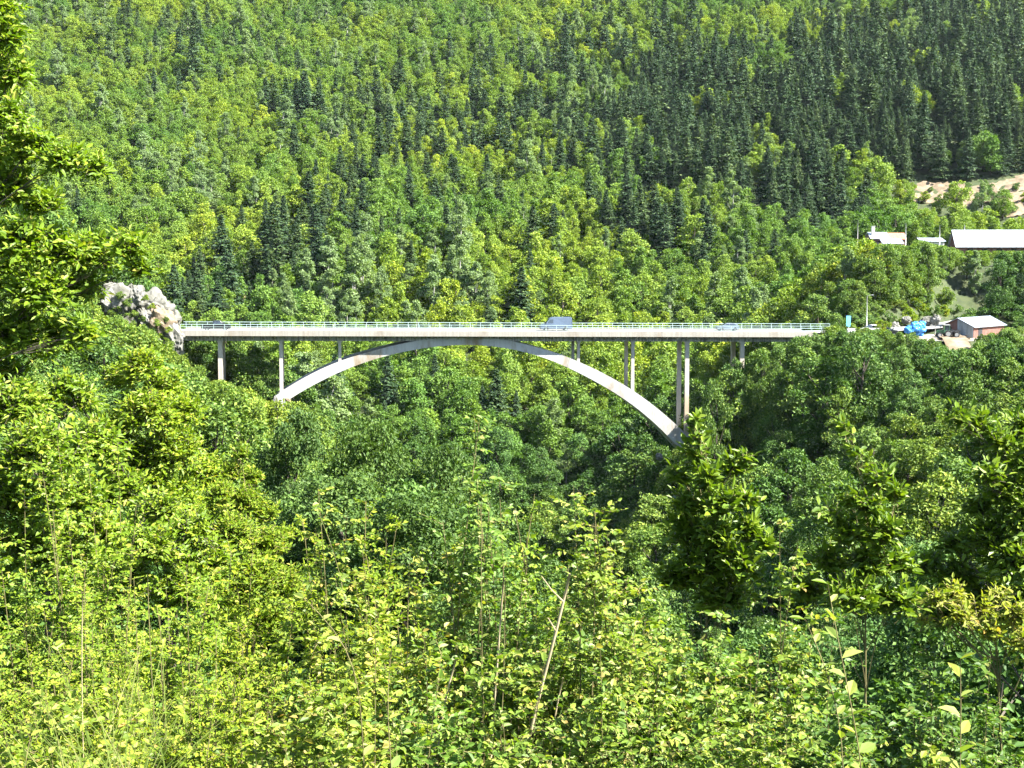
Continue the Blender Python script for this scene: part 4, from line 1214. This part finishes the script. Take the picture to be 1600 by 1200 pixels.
def twig_leaves(rng, B, D, n, leaf, aspect, G, Lg, mat_slot=0, fn=leaves6, droop=.25, splay=.9, twig_r=.0022, sides=3):
    """leaves set alternately along twigs: B bases (m,3), D twig vectors (m,3)"""
    m = len(B)
    s = np.tile(np.linspace(.12, 1, n), (m, 1)) + rng.uniform(-.03, .03, (m, n))
    sag = -(s ** 2)[..., None] * np.array([0, 0, 1]) * np.linalg.norm(D, axis=1)[:, None, None] * .18
    P = B[:, None] + D[:, None] * s[..., None] + sag
    d = unit(D)
    side = unit(np.cross(d, np.array([0, 0, 1.0]) + rng.normal(size=(m, 3)) * .25))
    sg = np.where(np.arange(n) % 2 == 0, 1, -1)[None, :, None]
    A = d[:, None] * .55 + side[:, None] * sg * splay + rng.normal(size=(m, n, 3)) * .28 + np.array([0, 0, -droop])
    A[:, -1] = d * 1.0 + rng.normal(size=(m, 3)) * .15
    N = np.array([0, 0, .35]) + np.array(SUNV) * .75 + rng.normal(size=(m, n, 3)) * .45 + unit(D)[:, None] * .15
    L = leaf * rng.uniform(.42, 1.38, (m, n)) * (1.05 - .25 * s)
    fn(Lg, P.reshape(-1, 3), A.reshape(-1, 3), unit(N.reshape(-1, 3)), L.reshape(-1), L.reshape(-1) * aspect, mat_slot)
    if G is not None:
        # thin twigs as three-sided tubes, all at once
        a = side; b = np.cross(d, a)
        E = B + D + np.array([0, 0, -1]) * np.linalg.norm(D, axis=1)[:, None] * .18
        r0, r1 = twig_r, twig_r * .5
        ang = [0, 2.094, 4.189]
        v = np.stack([B + r0 * (math.cos(t) * a + math.sin(t) * b) for t in ang] + [E + r1 * (math.cos(t) * a + math.sin(t) * b) for t in ang], 1)
        i = np.arange(m)[:, None] * 6
        q = np.concatenate([i + np.array([[0, 1, 4, 3]]), i + np.array([[1, 2, 5, 4]]), i + np.array([[2, 0, 3, 5]])])
        G.add(v.reshape(-1, 3), q)

def bush(name, label, cat, loc, H, W, stems, twigs, lpt, leaf, aspect, mat, stem_mat='twig', group=None, twig=.34, upright=.5, cone=.5, fn=leaves6, r=.008, lo=.22):
    rng = FR
    e = empty(name, loc); tag(e, label, cat, group)
    G, Lg = Geo(), Geo()
    TB, TD = [], []
    for k in range(stems):
        a = rng.random() * 6.283; q = math.sqrt(rng.random())
        base = np.array([math.cos(a) * q * W * .12, math.sin(a) * q * W * .12, -.15])
        a += rng.normal() * .4
        h = H * (1 - cone * q * q) * rng.uniform(.68, 1.0)
        top = np.array([math.cos(a) * q * W * .48, math.sin(a) * q * W * .48, h])
        t = np.linspace(0, 1, 8)[:, None]
        path = base * (1 - t) + top * t + np.array([math.cos(a), math.sin(a), .0]) * (np.sin(t * math.pi) * W * .10 * q) + rng.normal(size=3) * .03 * H * np.sin(t * math.pi)
        G.tube(path, r * H / 2.5 * (1.15 - t[:, 0] * .95), 5)
        tt = lo + (1 - lo) * rng.random(twigs) ** .8
        ii = tt * 7; i0 = np.minimum(ii.astype(int), 6); fr = (ii - i0)[:, None]
        P = path[i0] * (1 - fr) + path[i0 + 1] * fr
        th = rng.random(twigs) * 6.283
        out = np.stack([np.cos(th), np.sin(th), np.zeros(twigs)], 1)
        D = unit(out + np.array([0, 0, upright]) + rng.normal(size=(twigs, 3)) * .25 + np.array([math.cos(a), math.sin(a), 0]) * .35 * q)
        D *= (twig * rng.uniform(.4, 1.3, twigs) * (1.1 - .5 * tt))[:, None]
        TB.append(P); TD.append(D)
        TB.append(path[-2:-1]); TD.append(unit(path[-1:] - path[-2:-1]) * twig * .8)
    TB, TD = np.concatenate(TB), np.concatenate(TD)
    twig_leaves(rng, TB, TD, lpt, leaf, aspect, G, Lg, fn=fn)
    obj('stems', G.mesh('stems', M[stem_mat]), e)
    f = obj('foliage', Lg.mesh('foliage', M[mat]), e); f['kind'] = 'stuff'
    return e

def lobed(name, label, cat, base, lobes, Y, leaf, aspect, mat, per, trunk_r, group=None, lpt=7, twig=.32, stem_mat='bark', depth=.9, dens=1.0, fn=leaves6, droop=.25, upright=.25):
    """a tree or tall shrub whose clumps of foliage stand where the photograph shows them; each lobe (u, v, radius px, dY)"""
    rng = FR
    base = Vector(base); e = empty(name, base); tag(e, label, cat, group)
    G, Lg = Geo(), Geo()
    C = []
    for u, v, rp, dY in lobes:
        y = Y + dY
        C.append((np.array(px(u, v, y) - base), rp / FPX * y))
    top = max(c[2] + r for c, r in C)
    cx = np.mean([c for c, r in C], axis=0)
    tip = np.array([cx[0] * .6, cx[1] * .6, top * .9])
    t = np.linspace(0, 1, 10)[:, None]
    trunk = np.array([0, 0, -.4]) * (1 - t) + tip * t + np.sin(t * 4.0) * np.array([.05, .03, 0]) * trunk_r * 10
    G.tube(trunk, trunk_r * (1.1 - .98 * t[:, 0]), 8)
    TB, TD = [], []
    for c, r in C:
        k = np.clip((c[2] - .6 * r) / max(.5, tip[2]) - .12, .05, .93)
        s = np.array([np.interp(k, t[:, 0], trunk[:, m]) for m in range(3)])
        q = np.linspace(0, 1, 7)[:, None]
        path = s * (1 - q) + c * q + np.array([0, 0, .12]) * np.linalg.norm(c - s) * np.sin(q * math.pi) * rng.uniform(-.4, 1) + rng.normal(size=3) * .05 * np.linalg.norm(c - s) * np.sin(q * math.pi)
        rb = max(.005, trunk_r * .22 * (r / max(x for _, x in C)))
        G.tube(path, rb * (1.1 - .8 * q[:, 0]), 5)
        n = max(6, int(per * dens * (r / .5) ** 2))
        d = rand_dirs(rng, n); d[:, 2] = np.where(d[:, 2] < -.5, -d[:, 2], d[:, 2])
        ra = r * (.25 + .72 * rng.random(n) ** .55)
        P = c + d * ra[:, None] * np.array([1, depth, .9])
        D = unit(d + np.array([0, 0, upright]) + rng.normal(size=(n, 3)) * .35) * (twig * rng.uniform(.55, 1.15, n))[:, None]
        B = P - D * .75
        TB.append(B); TD.append(D)
        # sprigs that carry the twigs
        for j in rng.choice(n, min(n, 12), replace=False):
            m = np.linspace(0, 1, 4)[:, None]
            w = path[rng.integers(4, 7)] * (1 - m) + B[j] * m + rng.normal(size=3) * .12 * r * np.sin(m * math.pi)
            G.tube(w, rb * .28 * (1.05 - .75 * m[:, 0]), 4)
    TB, TD = np.concatenate(TB), np.concatenate(TD)
    twig_leaves(rng, TB, TD, lpt, leaf, aspect, G, Lg, fn=fn, twig_r=.004, droop=droop)
    obj('trunk', G.mesh('trunk', M[stem_mat]), e)
    f = obj('crown', Lg.mesh('crown', M[mat]), e); f['kind'] = 'stuff'
    return e

def smooth_path(path, n=18, it=5):
    s = np.concatenate([[0], np.cumsum(np.linalg.norm(np.diff(path, axis=0), axis=1))])
    t = np.linspace(0, s[-1], n)
    p = np.stack([np.interp(t, s, path[:, m]) for m in range(3)], 1)
    for _ in range(it): p[1:-1] = .3 * p[:-2] + .4 * p[1:-1] + .3 * p[2:]
    return p

def at_ground(u, Y):
    x = (u - 800) / FPX * Y * 1.0
    return (x, Y, gz1(x, Y))

# tall tree at the left edge
lobed('tall_oak_tree', 'tall bright green tree reaching up the left edge of the view', 'tree', (-9.4, 21, gz1(-9.4, 21)),
      [(-20, 20, 60, 0), (8, 62, 34, 0), (22, 118, 36, .4), (-30, 110, 70, 1), (12, 185, 40, -.4), (-30, 230, 80, .6), (48, 232, 42, 0), (100, 252, 38, -.5), (150, 262, 24, -.3), (18, 296, 52, .3), (66, 318, 34, .8),
       (30, 380, 56, -.5), (96, 392, 46, 0), (150, 398, 44, .5), (200, 384, 30, 0), (215, 418, 26, .2), (-20, 430, 90, .8), (60, 462, 54, -.3), (132, 448, 38, .6), (20, 530, 64, 0), (90, 532, 46, .5), (130, 520, 30, -.4), (-30, 620, 90, .5)],
      21, .135, .42, 'fresh', 150, .17, lpt=8, twig=.42, dens=1.0)
# leafy trees filling the left below it
lobed('leafy_shrub_tree', 'bright glossy green leafy tree in the lower left below the tall oak', 'tree', at_ground(40, 15.5),
      [(20, 640, 64, 0), (110, 622, 52, .8), (60, 712, 70, -.5), (150, 700, 56, .3), (10, 790, 76, 0), (110, 790, 70, -.6), (190, 770, 52, .5), (60, 870, 80, 0), (160, 850, 60, -.3)],
      15.5, .085, .45, 'fresh', 330, .09, lpt=8, twig=.30)
lobed('leafy_shrub_tree', 'green leafy tree rising between the cliff and the yellow-green shrub', 'tree', at_ground(250, 24),
      [(225, 575, 38, 0), (190, 590, 30, .5), (258, 612, 40, .4), (285, 645, 34, 0), (230, 650, 52, -.5), (180, 670, 40, 0), (270, 710, 56, -.3), (210, 730, 60, 0), (320, 740, 40, .5), (260, 790, 66, -.5), (330, 810, 44, 0)],
      24, .10, .42, 'fresh', 270, .10, lpt=8, twig=.34)
lobed('leafy_shrub_tree', 'mid green leafy shrub directly left of the yellow-green shrub', 'shrub', at_ground(260, 13),
      [(250, 800, 44, .3), (300, 830, 46, 0), (240, 860, 56, -.3), (320, 890, 60, 0), (200, 900, 50, .2), (280, 930, 60, -.3)],
      13, .062, .5, 'fresh', 420, .05, lpt=8, twig=.24)
# yellow-green cone-shaped shrub
lobed('hornbeam_shrub', 'yellow-green cone-shaped shrub with tiny leaves left of the dark oaks', 'shrub', at_ground(385, 14.5),
      [(376, 706, 15, 0), (362, 735, 22, 0), (392, 745, 22, .2), (345, 775, 28, -.2), (385, 785, 32, 0), (415, 800, 24, .2), (330, 820, 30, 0), (370, 835, 40, -.3), (415, 850, 36, 0), (440, 835, 20, .3), (335, 880, 42, 0), (395, 900, 48, -.3), (445, 910, 36, .1), (470, 950, 34, 0), (360, 950, 52, -.4), (420, 970, 50, -.4)],
      14.5, .046, .5, 'lime', 800, .05, lpt=9, twig=.2, stem_mat='twig', upright=.9)
# young oaks on the right
lobed('oak_sapling', 'young oak with an upright leading shoot before the right bank', 'sapling', at_ground(1100, 12.5),
      [(1086, 655, 9, 0), (1094, 680, 13, 0), (1088, 706, 18, .1), (1060, 740, 18, .2), (1105, 745, 24, -.1), (1145, 728, 20, .2), (1165, 712, 11, .2), (1075, 785, 26, 0), (1125, 785, 30, -.2), (1165, 775, 18, .1), (1070, 830, 30, .1), (1120, 835, 34, -.1), (1165, 825, 26, .2), (1095, 880, 40, 0), (1155, 880, 36, -.2), (1195, 850, 18, 0), (1060, 900, 36, .2), (1130, 930, 46, 0)],
      12.5, .105, .42, 'oak', 400, .022, lpt=7, twig=.22, stem_mat='twig', upright=.7)
lobed('oak_sapling', 'slim dark young tree with a twiggy bare top right of the oak', 'sapling', at_ground(1370, 12),
      [(1322, 665, 6, 0), (1335, 698, 8, 0), (1350, 720, 14, .1), (1375, 745, 20, 0), (1330, 775, 20, .2), (1300, 800, 20, 0), (1360, 790, 28, -.1), (1400, 770, 18, .2), (1325, 830, 30, 0), (1380, 835, 30, -.1), (1300, 870, 32, .2), (1360, 880, 38, 0), (1410, 880, 28, .1), (1330, 930, 42, -.2), (1400, 940, 40, 0), (1260, 920, 34, .3)],
      12, .10, .42, 'oak', 330, .020, lpt=7, twig=.22, stem_mat='twig', upright=.6)
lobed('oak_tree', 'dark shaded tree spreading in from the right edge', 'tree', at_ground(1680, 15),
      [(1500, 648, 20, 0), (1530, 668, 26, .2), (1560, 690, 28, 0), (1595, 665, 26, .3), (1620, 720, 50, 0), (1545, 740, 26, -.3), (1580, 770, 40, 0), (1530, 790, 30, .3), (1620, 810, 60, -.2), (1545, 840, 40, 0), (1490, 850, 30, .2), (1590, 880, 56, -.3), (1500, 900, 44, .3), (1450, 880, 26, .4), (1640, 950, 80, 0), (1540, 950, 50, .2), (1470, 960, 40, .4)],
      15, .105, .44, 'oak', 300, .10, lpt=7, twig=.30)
lobed('yellowing_branch_shrub', 'shrub with yellowing sunlit leaves at the right edge', 'shrub', at_ground(1620, 8.2),
      [(1462, 935, 22, 0), (1490, 925, 24, .1), (1500, 958, 28, 0), (1535, 950, 26, .1), (1560, 925, 16, .2), (1548, 985, 24, 0), (1590, 960, 26, 0), (1440, 965, 12, .1), (1610, 1000, 40, 0)],
      8.2, .05, .45, 'yellowing', 800, .02, lpt=7, twig=.15, stem_mat='twig')

# the belt of bushes below the viewpoint: (u, v of the top, distance, width m, look, label)
BELT = [
 (75, 850, 13.4, 1.9, 'fresh', 'green bush before the trunk of the leafy tree at the far left'),
 (25, 800, 12.0, 2.2, 'fresh', 'glossy green bush under the leafy tree at the left edge'), (130, 790, 12.5, 2.2, 'fresh', 'glossy green bush below the tall oak, second from the left edge'), (225, 850, 11.5, 1.8, 'fresh', 'green bush between the left edge bushes and the yellow-green shrub'),
 (330, 890, 11.0, 1.6, 'lime', 'yellow-green bush against the foot of the cone-shaped shrub'), (430, 890, 11.0, 1.6, 'lime', 'yellow-green bush right of the cone-shaped shrub foot'), (5, 990, 7.6, 1.3, 'fine', 'fine-leaved bush at the very left edge'), (95, 1000, 7.7, 1.2, 'fine', 'fine-leaved bush just behind the grass clump'),
 (40, 905, 8.6, 1.5, 'fine', 'fine-leaved bush in the lower left corner area'), (165, 880, 9.0, 1.5, 'fine', 'fine-leaved bush behind the tall grass'), (285, 915, 8.6, 1.4, 'fine', 'fine-leaved bush at the foot of the yellow-green shrub'),
 (405, 985, 8.2, 1.2, 'fine', 'fine-leaved dense bush below the yellow-green shrub'), (515, 806, 10.5, 1.1, 'bush', 'leggy bush with a pale leafy tip left of centre'), (605, 822, 11.5, 1.2, 'lime', 'bush with yellow upright sprays below the dark oaks'),
 (560, 925, 8.6, 1.1, 'bush', 'bush with broad pale leaves left of centre'), (660, 880, 9.4, 1.2, 'bush', 'dense bush with small pale leaves beneath the yellow sprays'), (745, 792, 9.6, 1.1, 'bush', 'tall leafy bush standing highest at the centre'), (826, 786, 10.2, .9, 'lime', 'narrow bush with a drooping yellow-green top right of the tallest bush'),
 (885, 850, 9.2, 1.1, 'bush', 'bush behind the leaning dry cane'), (960, 856, 9.8, 1.1, 'bush', 'rounded bush between the leaning cane and the young oak'), (1025, 895, 8.6, 1.1, 'bush', 'bush at the left foot of the young oak'), (1130, 900, 8.8, 1.2, 'bush', 'bush at the right foot of the young oak'),
 (1215, 905, 9.4, 1.1, 'bush', 'bush between the two saplings'), (1300, 1000, 8.0, 1.1, 'dim', 'darker bush behind the long leafy shoot'), (1400, 1010, 8.4, 1.2, 'dim', 'dark bush below the slim dark sapling'), (1490, 1020, 8.2, 1.1, 'dim', 'shade-darkened bush under the yellowing shrub'), (1580, 1030, 8.0, 1.2, 'dim', 'dark bush in the lower right corner area'),
 (50, 1060, 6.4, 1.0, 'bush', 'front bush with yellow leaves at the lower left corner'), (190, 1080, 6.6, 1.0, 'bush', 'front bush among the grass stalks'), (320, 1070, 6.6, 1.0, 'fine', 'front fine-leaved bush right of the grass'), (440, 1065, 6.6, 1.0, 'bush', 'front bush with glossy leaves left of the large leaf shoot'),
 (560, 1050, 6.5, .95, 'bush', 'front bush under the leftmost tall shoot'), (670, 1035, 6.6, .95, 'bush', 'front bush around the short dry cane'), (780, 1010, 6.8, .95, 'bush', 'front bush around the upright dry cane'), (885, 1025, 6.7, .95, 'bush', 'front bush at the foot of the leaning cane'),
 (985, 1020, 6.7, .95, 'bush', 'front bush right of the leaning cane'), (1090, 1030, 6.6, .95, 'bush', 'front bush below the young oak'), (1195, 1060, 6.5, .95, 'bush', 'front bush left of the long leafy shoot'), (1310, 1110, 6.4, .9, 'dim', 'front bush at the foot of the long leafy shoot'), (1420, 1095, 6.6, .95, 'bush', 'front bush with a rounded sunlit top at the lower right'),
 (1530, 1090, 6.5, .95, 'dim', 'front bush beside the broad-leaved shoot at the lower right')]
M['dim'] = leaf_mat('shade-darkened bush foliage', [(0, (.036, .080, .010)), (.5, (.066, .128, .015)), (.9, (.11, .175, .025)), (1, (.19, .20, .05))], None, .36, rough=.5, spec=.25)  # darker copy of the bush greens: lower-right shade put into the leaf colour
for u, v, Y, W, look, lab in BELT:
    x, y, zg = at_ground(u, Y)
    H = (px(u, v, Y).z - zg) * (1.2 if Y > 9 else 1.08)
    if look == 'fine':
        bush('fine_leaved_bush', lab, 'bush', (x, y, zg), H, W, 26, 44, 13, .027, .55, 'lime', twig=.22, fn=leaves4, lo=.3, upright=.7)
    elif look == 'lime':
        bush('leafy_bush', lab, 'bush', (x, y, zg), H, W, 18, 42, 10, .048, .5, 'lime', twig=.26, cone=.6, upright=.7)
    else:
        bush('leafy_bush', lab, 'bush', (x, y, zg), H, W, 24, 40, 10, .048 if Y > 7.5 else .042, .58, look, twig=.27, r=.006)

# shoots whose large leaves can be told apart: each leaf is a piece of its own
lg = Geo()
leaves6(lg, np.zeros((1, 3)), np.array([[1.0, 0, 0]]), np.array([[0, 0, 1.0]]), np.array([1.0]), np.array([.5]), fold=.14, curl=.2)
M['big_leaf'] = leaf_mat('pale broad leaf', [(0, (.20, .255, .05)), (1, (.26, .30, .07))], [(0, (.65, .8, .8)), (.5, (1, 1, 1)), (1, (1.25, 1.15, 1.0))], .4)
LEAF = {'bush': lg.mesh('leaf', M['big_leaf']), 'yellowing': lg.mesh('leaf', M['yellowing'])}
def shoot(label, pts, Y, leaf, n, mat='bush', r=.0036, start=.2):
    """a slender stem through the pixel points pts, leaves alternating along it"""
    base = px(*pts[0], Y); e = empty('leafy_shoot', base); tag(e, label, 'shoot')
    P = np.array([np.array(px(u, v, Y + .05 * k) - base) for k, (u, v) in enumerate(pts)])
    s = np.linspace(0, len(P) - 1, 16)
    path = np.stack([np.interp(s, np.arange(len(P)), P[:, m]) for m in range(3)], 1)
    path = np.concatenate([[np.array([path[0][0] + .06, .1, gz1(base.x, base.y) - base.z - .05])], path])
    path = smooth_path(path, 22)
    G = Geo(); G.tube(path, np.linspace(r * 1.3, r * .45, len(path)), 6, cap=True)
    obj('stem', G.mesh('stem', M['twig'], smooth=True), e)
    for k in range(n):
        f = max(start, .45) + (1 - max(start, .45)) * k / max(1, n - 1)
        i = f * (len(path) - 1); a = int(min(i, len(path) - 2)); w = i - a
        p = path[a] * (1 - w) + path[a + 1] * w
        d = unit((path[a + 1] - path[a])[None])[0]
        ang = k * 2.4 + FR.normal() * .3
        out = np.array([math.cos(ang), math.sin(ang) * .6, 0.0])
        ax = Vector(d * .45 + out * .9 + np.array([0, 0, FR.uniform(-.15, .35)])).normalized()
        nn = Vector((FR.normal() * .3 + .15, FR.normal() * .3 - .35, 1)); nn = (nn - nn.dot(ax) * ax).normalized()
        mt = Matrix((ax, nn.cross(ax), nn)).transposed()
        o = obj('leaf', LEAF[mat], e); L = leaf * FR.uniform(.7, 1.15) * (1.1 - .35 * f)
        o.matrix_local = Matrix.Translation(Vector(p)) @ mt.to_4x4() @ Matrix.Scale(L, 4)
    return e
shoot('long upright shoot with large pale leaves at the lower right', [(1352, 1200), (1330, 1100), (1316, 1040), (1305, 975), (1293, 912)], 5.4, .10, 18)
shoot('shorter leaning shoot just left of the long leafy shoot', [(1318, 1120), (1300, 1060), (1280, 1005), (1258, 968)], 5.5, .09, 13)
shoot('broad-leaved shoot in the lower right corner', [(1500, 1200), (1500, 1140), (1506, 1080), (1500, 1030)], 5.4, .10, 16)
shoot('arching leafy shoot pointing up left beneath the pale-tipped bush', [(560, 1010), (535, 990), (505, 960), (475, 935)], 6.4, .075, 10)
shoot('upright shoot with drooping leaves beside the leftmost bush stems', [(612, 1190), (603, 1120), (600, 1060), (612, 1010)], 5.6, .075, 12)
shoot('leafy shoot topping the tall centre bush', [(750, 880), (752, 845), (760, 810), (752, 778)], 9.0, .085, 11)
shoot('leafy tip rising over the pale-tipped bush left of centre', [(540, 890), (520, 850), (505, 825), (497, 800)], 9.6, .085, 12)
shoot('yellow leafy shoot at the lower left corner', [(30, 1210), (38, 1180), (48, 1150)], 5.4, .07, 9, 'yellowing', start=.1)

# bare dry canes
def cane(label, pts, Y, w, side=None, mat='dry'):
    base = px(*pts[0], Y); e = empty('dry_cane', base); tag(e, label, 'cane')
    P = np.array([np.array(px(u, v, Y) - base) for u, v in pts])
    s = np.linspace(0, len(P) - 1, 10)
    path = np.stack([np.interp(s, np.arange(len(P)), P[:, m]) for m in range(3)], 1) + FR.normal(size=(10, 3)) * np.array([.005, .01, .004])
    path = np.concatenate([[np.array([(path[0] - path[3])[0] * 1.2, 0, gz1(base.x, base.y) - base.z - .05])], path])
    path = smooth_path(path, 18, 4)
    G = Geo(); G.tube(path, np.linspace(w * .6, w * .38, len(path)), 7, cap=True)
    obj('stem', G.mesh('stem', M[mat], smooth=True), e)
    for pt in side or []:
        q = np.array([np.array(px(u, v, Y) - base) for u, v in pt])
        G = Geo(); G.tube(q, np.linspace(w * .25, w * .12, len(q)), 5, cap=True)
        obj('side_twig', G.mesh('side_twig', M[mat]), e)
    return e
cane('long pale dry cane leaning right among the centre bushes', [(818, 1168), (842, 1090), (866, 1000), (884, 930), (890, 898)], 7.0, .017, [[(880, 940), (862, 922), (846, 900)], [(868, 985), (856, 965)]])
cane('upright dry cane left of the leaning one', [(768, 1165), (774, 1080), (782, 980), (787, 900)], 7.1, .011)
cane('thin brown cane close beside the upright dry cane', [(780, 1200), (788, 1090), (789, 985), (790, 905)], 7.1, .006, None, 'twig')
cane('short pale cane left of the upright dry cane', [(681, 1158), (690, 1110), (702, 1060), (712, 1026)], 6.9, .012)
cane('short pale cane at the right of the leaning cane foot', [(862, 1122), (872, 1090), (880, 1060)], 7.0, .010)
cane('tall straight tan stalk among the grass at the lower left', [(130, 1210), (127, 1120), (125, 1030), (129, 925)], 6.4, .005)
cane('thin red-brown twig rising on the far left of centre', [(245, 1205), (240, 1100), (232, 1010), (230, 900)], 7.2, .006, None, 'twig')

# tall grass in the lower left
def grass(label, u, v, Y, n, h, spread):
    b = px(u, v, Y); e = empty('tall_grass', b); tag(e, label, 'grass')
    G = Geo()
    for k in range(n):
        a = FR.normal() * spread; fw = FR.normal() * .25
        hh = h * FR.uniform(.45, 1.1)
        t = np.linspace(0, 1, 7)[:, None]
        p = np.array([FR.normal() * .16, FR.normal() * .12, -.3]) + np.concatenate([np.sin(a * (.6 + .5 * t)) * t * hh, fw * t ** 2 * hh * .6, np.cos(a * (.6 + .5 * t)) * t * hh], 1)
        w = FR.uniform(.0022, .0042) * (1 - .85 * t)
        sd = np.array([math.cos(a), .3, -math.sin(a)])
        v4 = np.concatenate([p - w * sd, p + w * sd])
        G.add(v4, [(i, i + 1, 7 + i + 1, 7 + i) for i in range(6)])
    f = obj('blades', G.mesh('blades', M['grass']), e); f['kind'] = 'stuff'
grass('spreading clump of tall green grass stalks at the lower left', 165, 1190, 5.8, 70, .68, .55)
grass('smaller clump of grass stalks at the left edge', 30, 1180, 6.0, 26, .55, .7)
grass('sparse long grass stalks behind the main clump', 210, 1080, 7.2, 18, .75, .35)

# low bushes rooted in the cliff
for k, (u, v, s) in enumerate([(236, 478, .5), (222, 497, .45), (262, 545, 1.0), (244, 560, 1.2), (205, 560, 1.3), (186, 545, 1.2), (232, 545, .7), (176, 515, 1.0), (270, 565, 1.0), (160, 540, 1.4), (205, 492, .6), (150, 470, 1.1), (253, 525, .5), (190, 462, .6), (225, 580, 1.3), (255, 590, 1.3), (165, 580, 1.4), (200, 475, .7), (215, 515, .8), (245, 505, .6), (262, 515, .5), (180, 490, .8), (230, 520, .9), (208, 505, .5), (226, 465, .5), (258, 498, .45)]):
    pr = KINDS_['shrub'][k % 4]
    e = empty('cliff_bush', px(u, v + 6, 247.5), k * 1.3, (s, s, s * .9))
    where = 'on the upper part of the limestone cliff' if v < 500 else ('halfway down the limestone cliff' if v < 548 else 'at the foot of the limestone cliff')
    tag(e, 'small green bush growing ' + where, 'bush', 'bushes ' + where)
    obj('stems', pr.trunk, e); obj('foliage', pr.crown, e)

# scrub on the earth cutting
for k, (u, v, s) in enumerate([(1442, 318, 2.2), (1470, 322, 2.4), (1500, 316, 2.6), (1512, 300, 1.8), (1486, 300, 1.5), (1530, 326, 2.6), (1556, 318, 3.4), (1552, 338, 2.8), (1425, 300, 1.6), (1588, 300, 1.6), (1578, 336, 2.0), (1540, 296, 1.8), (1604, 322, 2.4), (1455, 302, 1.2)]):
    x, y = on_ground(u, v, 480); pr = KINDS_['shrub'][k % 4]
    e = empty('scrub_bush', (x, y, gz1(x, y) + .2), k * 1.7, (s * .7, s * .7, s * .7))
    where = 'left part' if u < 1480 else ('middle' if u < 1545 else 'right part')
    tag(e, 'green bush growing on the %s of the bare earth cutting' % where, 'bush', 'bushes on the earth cutting, ' + where)
    obj('stems', pr.trunk, e); obj('foliage', pr.crown, e)
# ------------------------------------------------------------------ the air: a thin even haze over the whole valley
hm = bpy.data.materials.new('valley haze'); hm.use_nodes = True
hn = hm.node_tree; hn.nodes.remove(hn.nodes['Principled BSDF'])
pv = hn.nodes.new('ShaderNodeVolumePrincipled')
pv.inputs['Color'].default_value = (.80, .90, 1.0, 1)
pv.inputs['Density'].default_value = 0.000018
pv.inputs['Anisotropy'].default_value = 0.2
hn.links.new(pv.outputs[0], hn.nodes['Material Output'].inputs['Volume'])
g = Geo(); g.box(-1520, 1520, -210, 2220, -90, 420)
tag(obj('haze', g.mesh('haze', hm, recalc=True)), 'thin pale summer haze filling the valley air', kind='stuff')
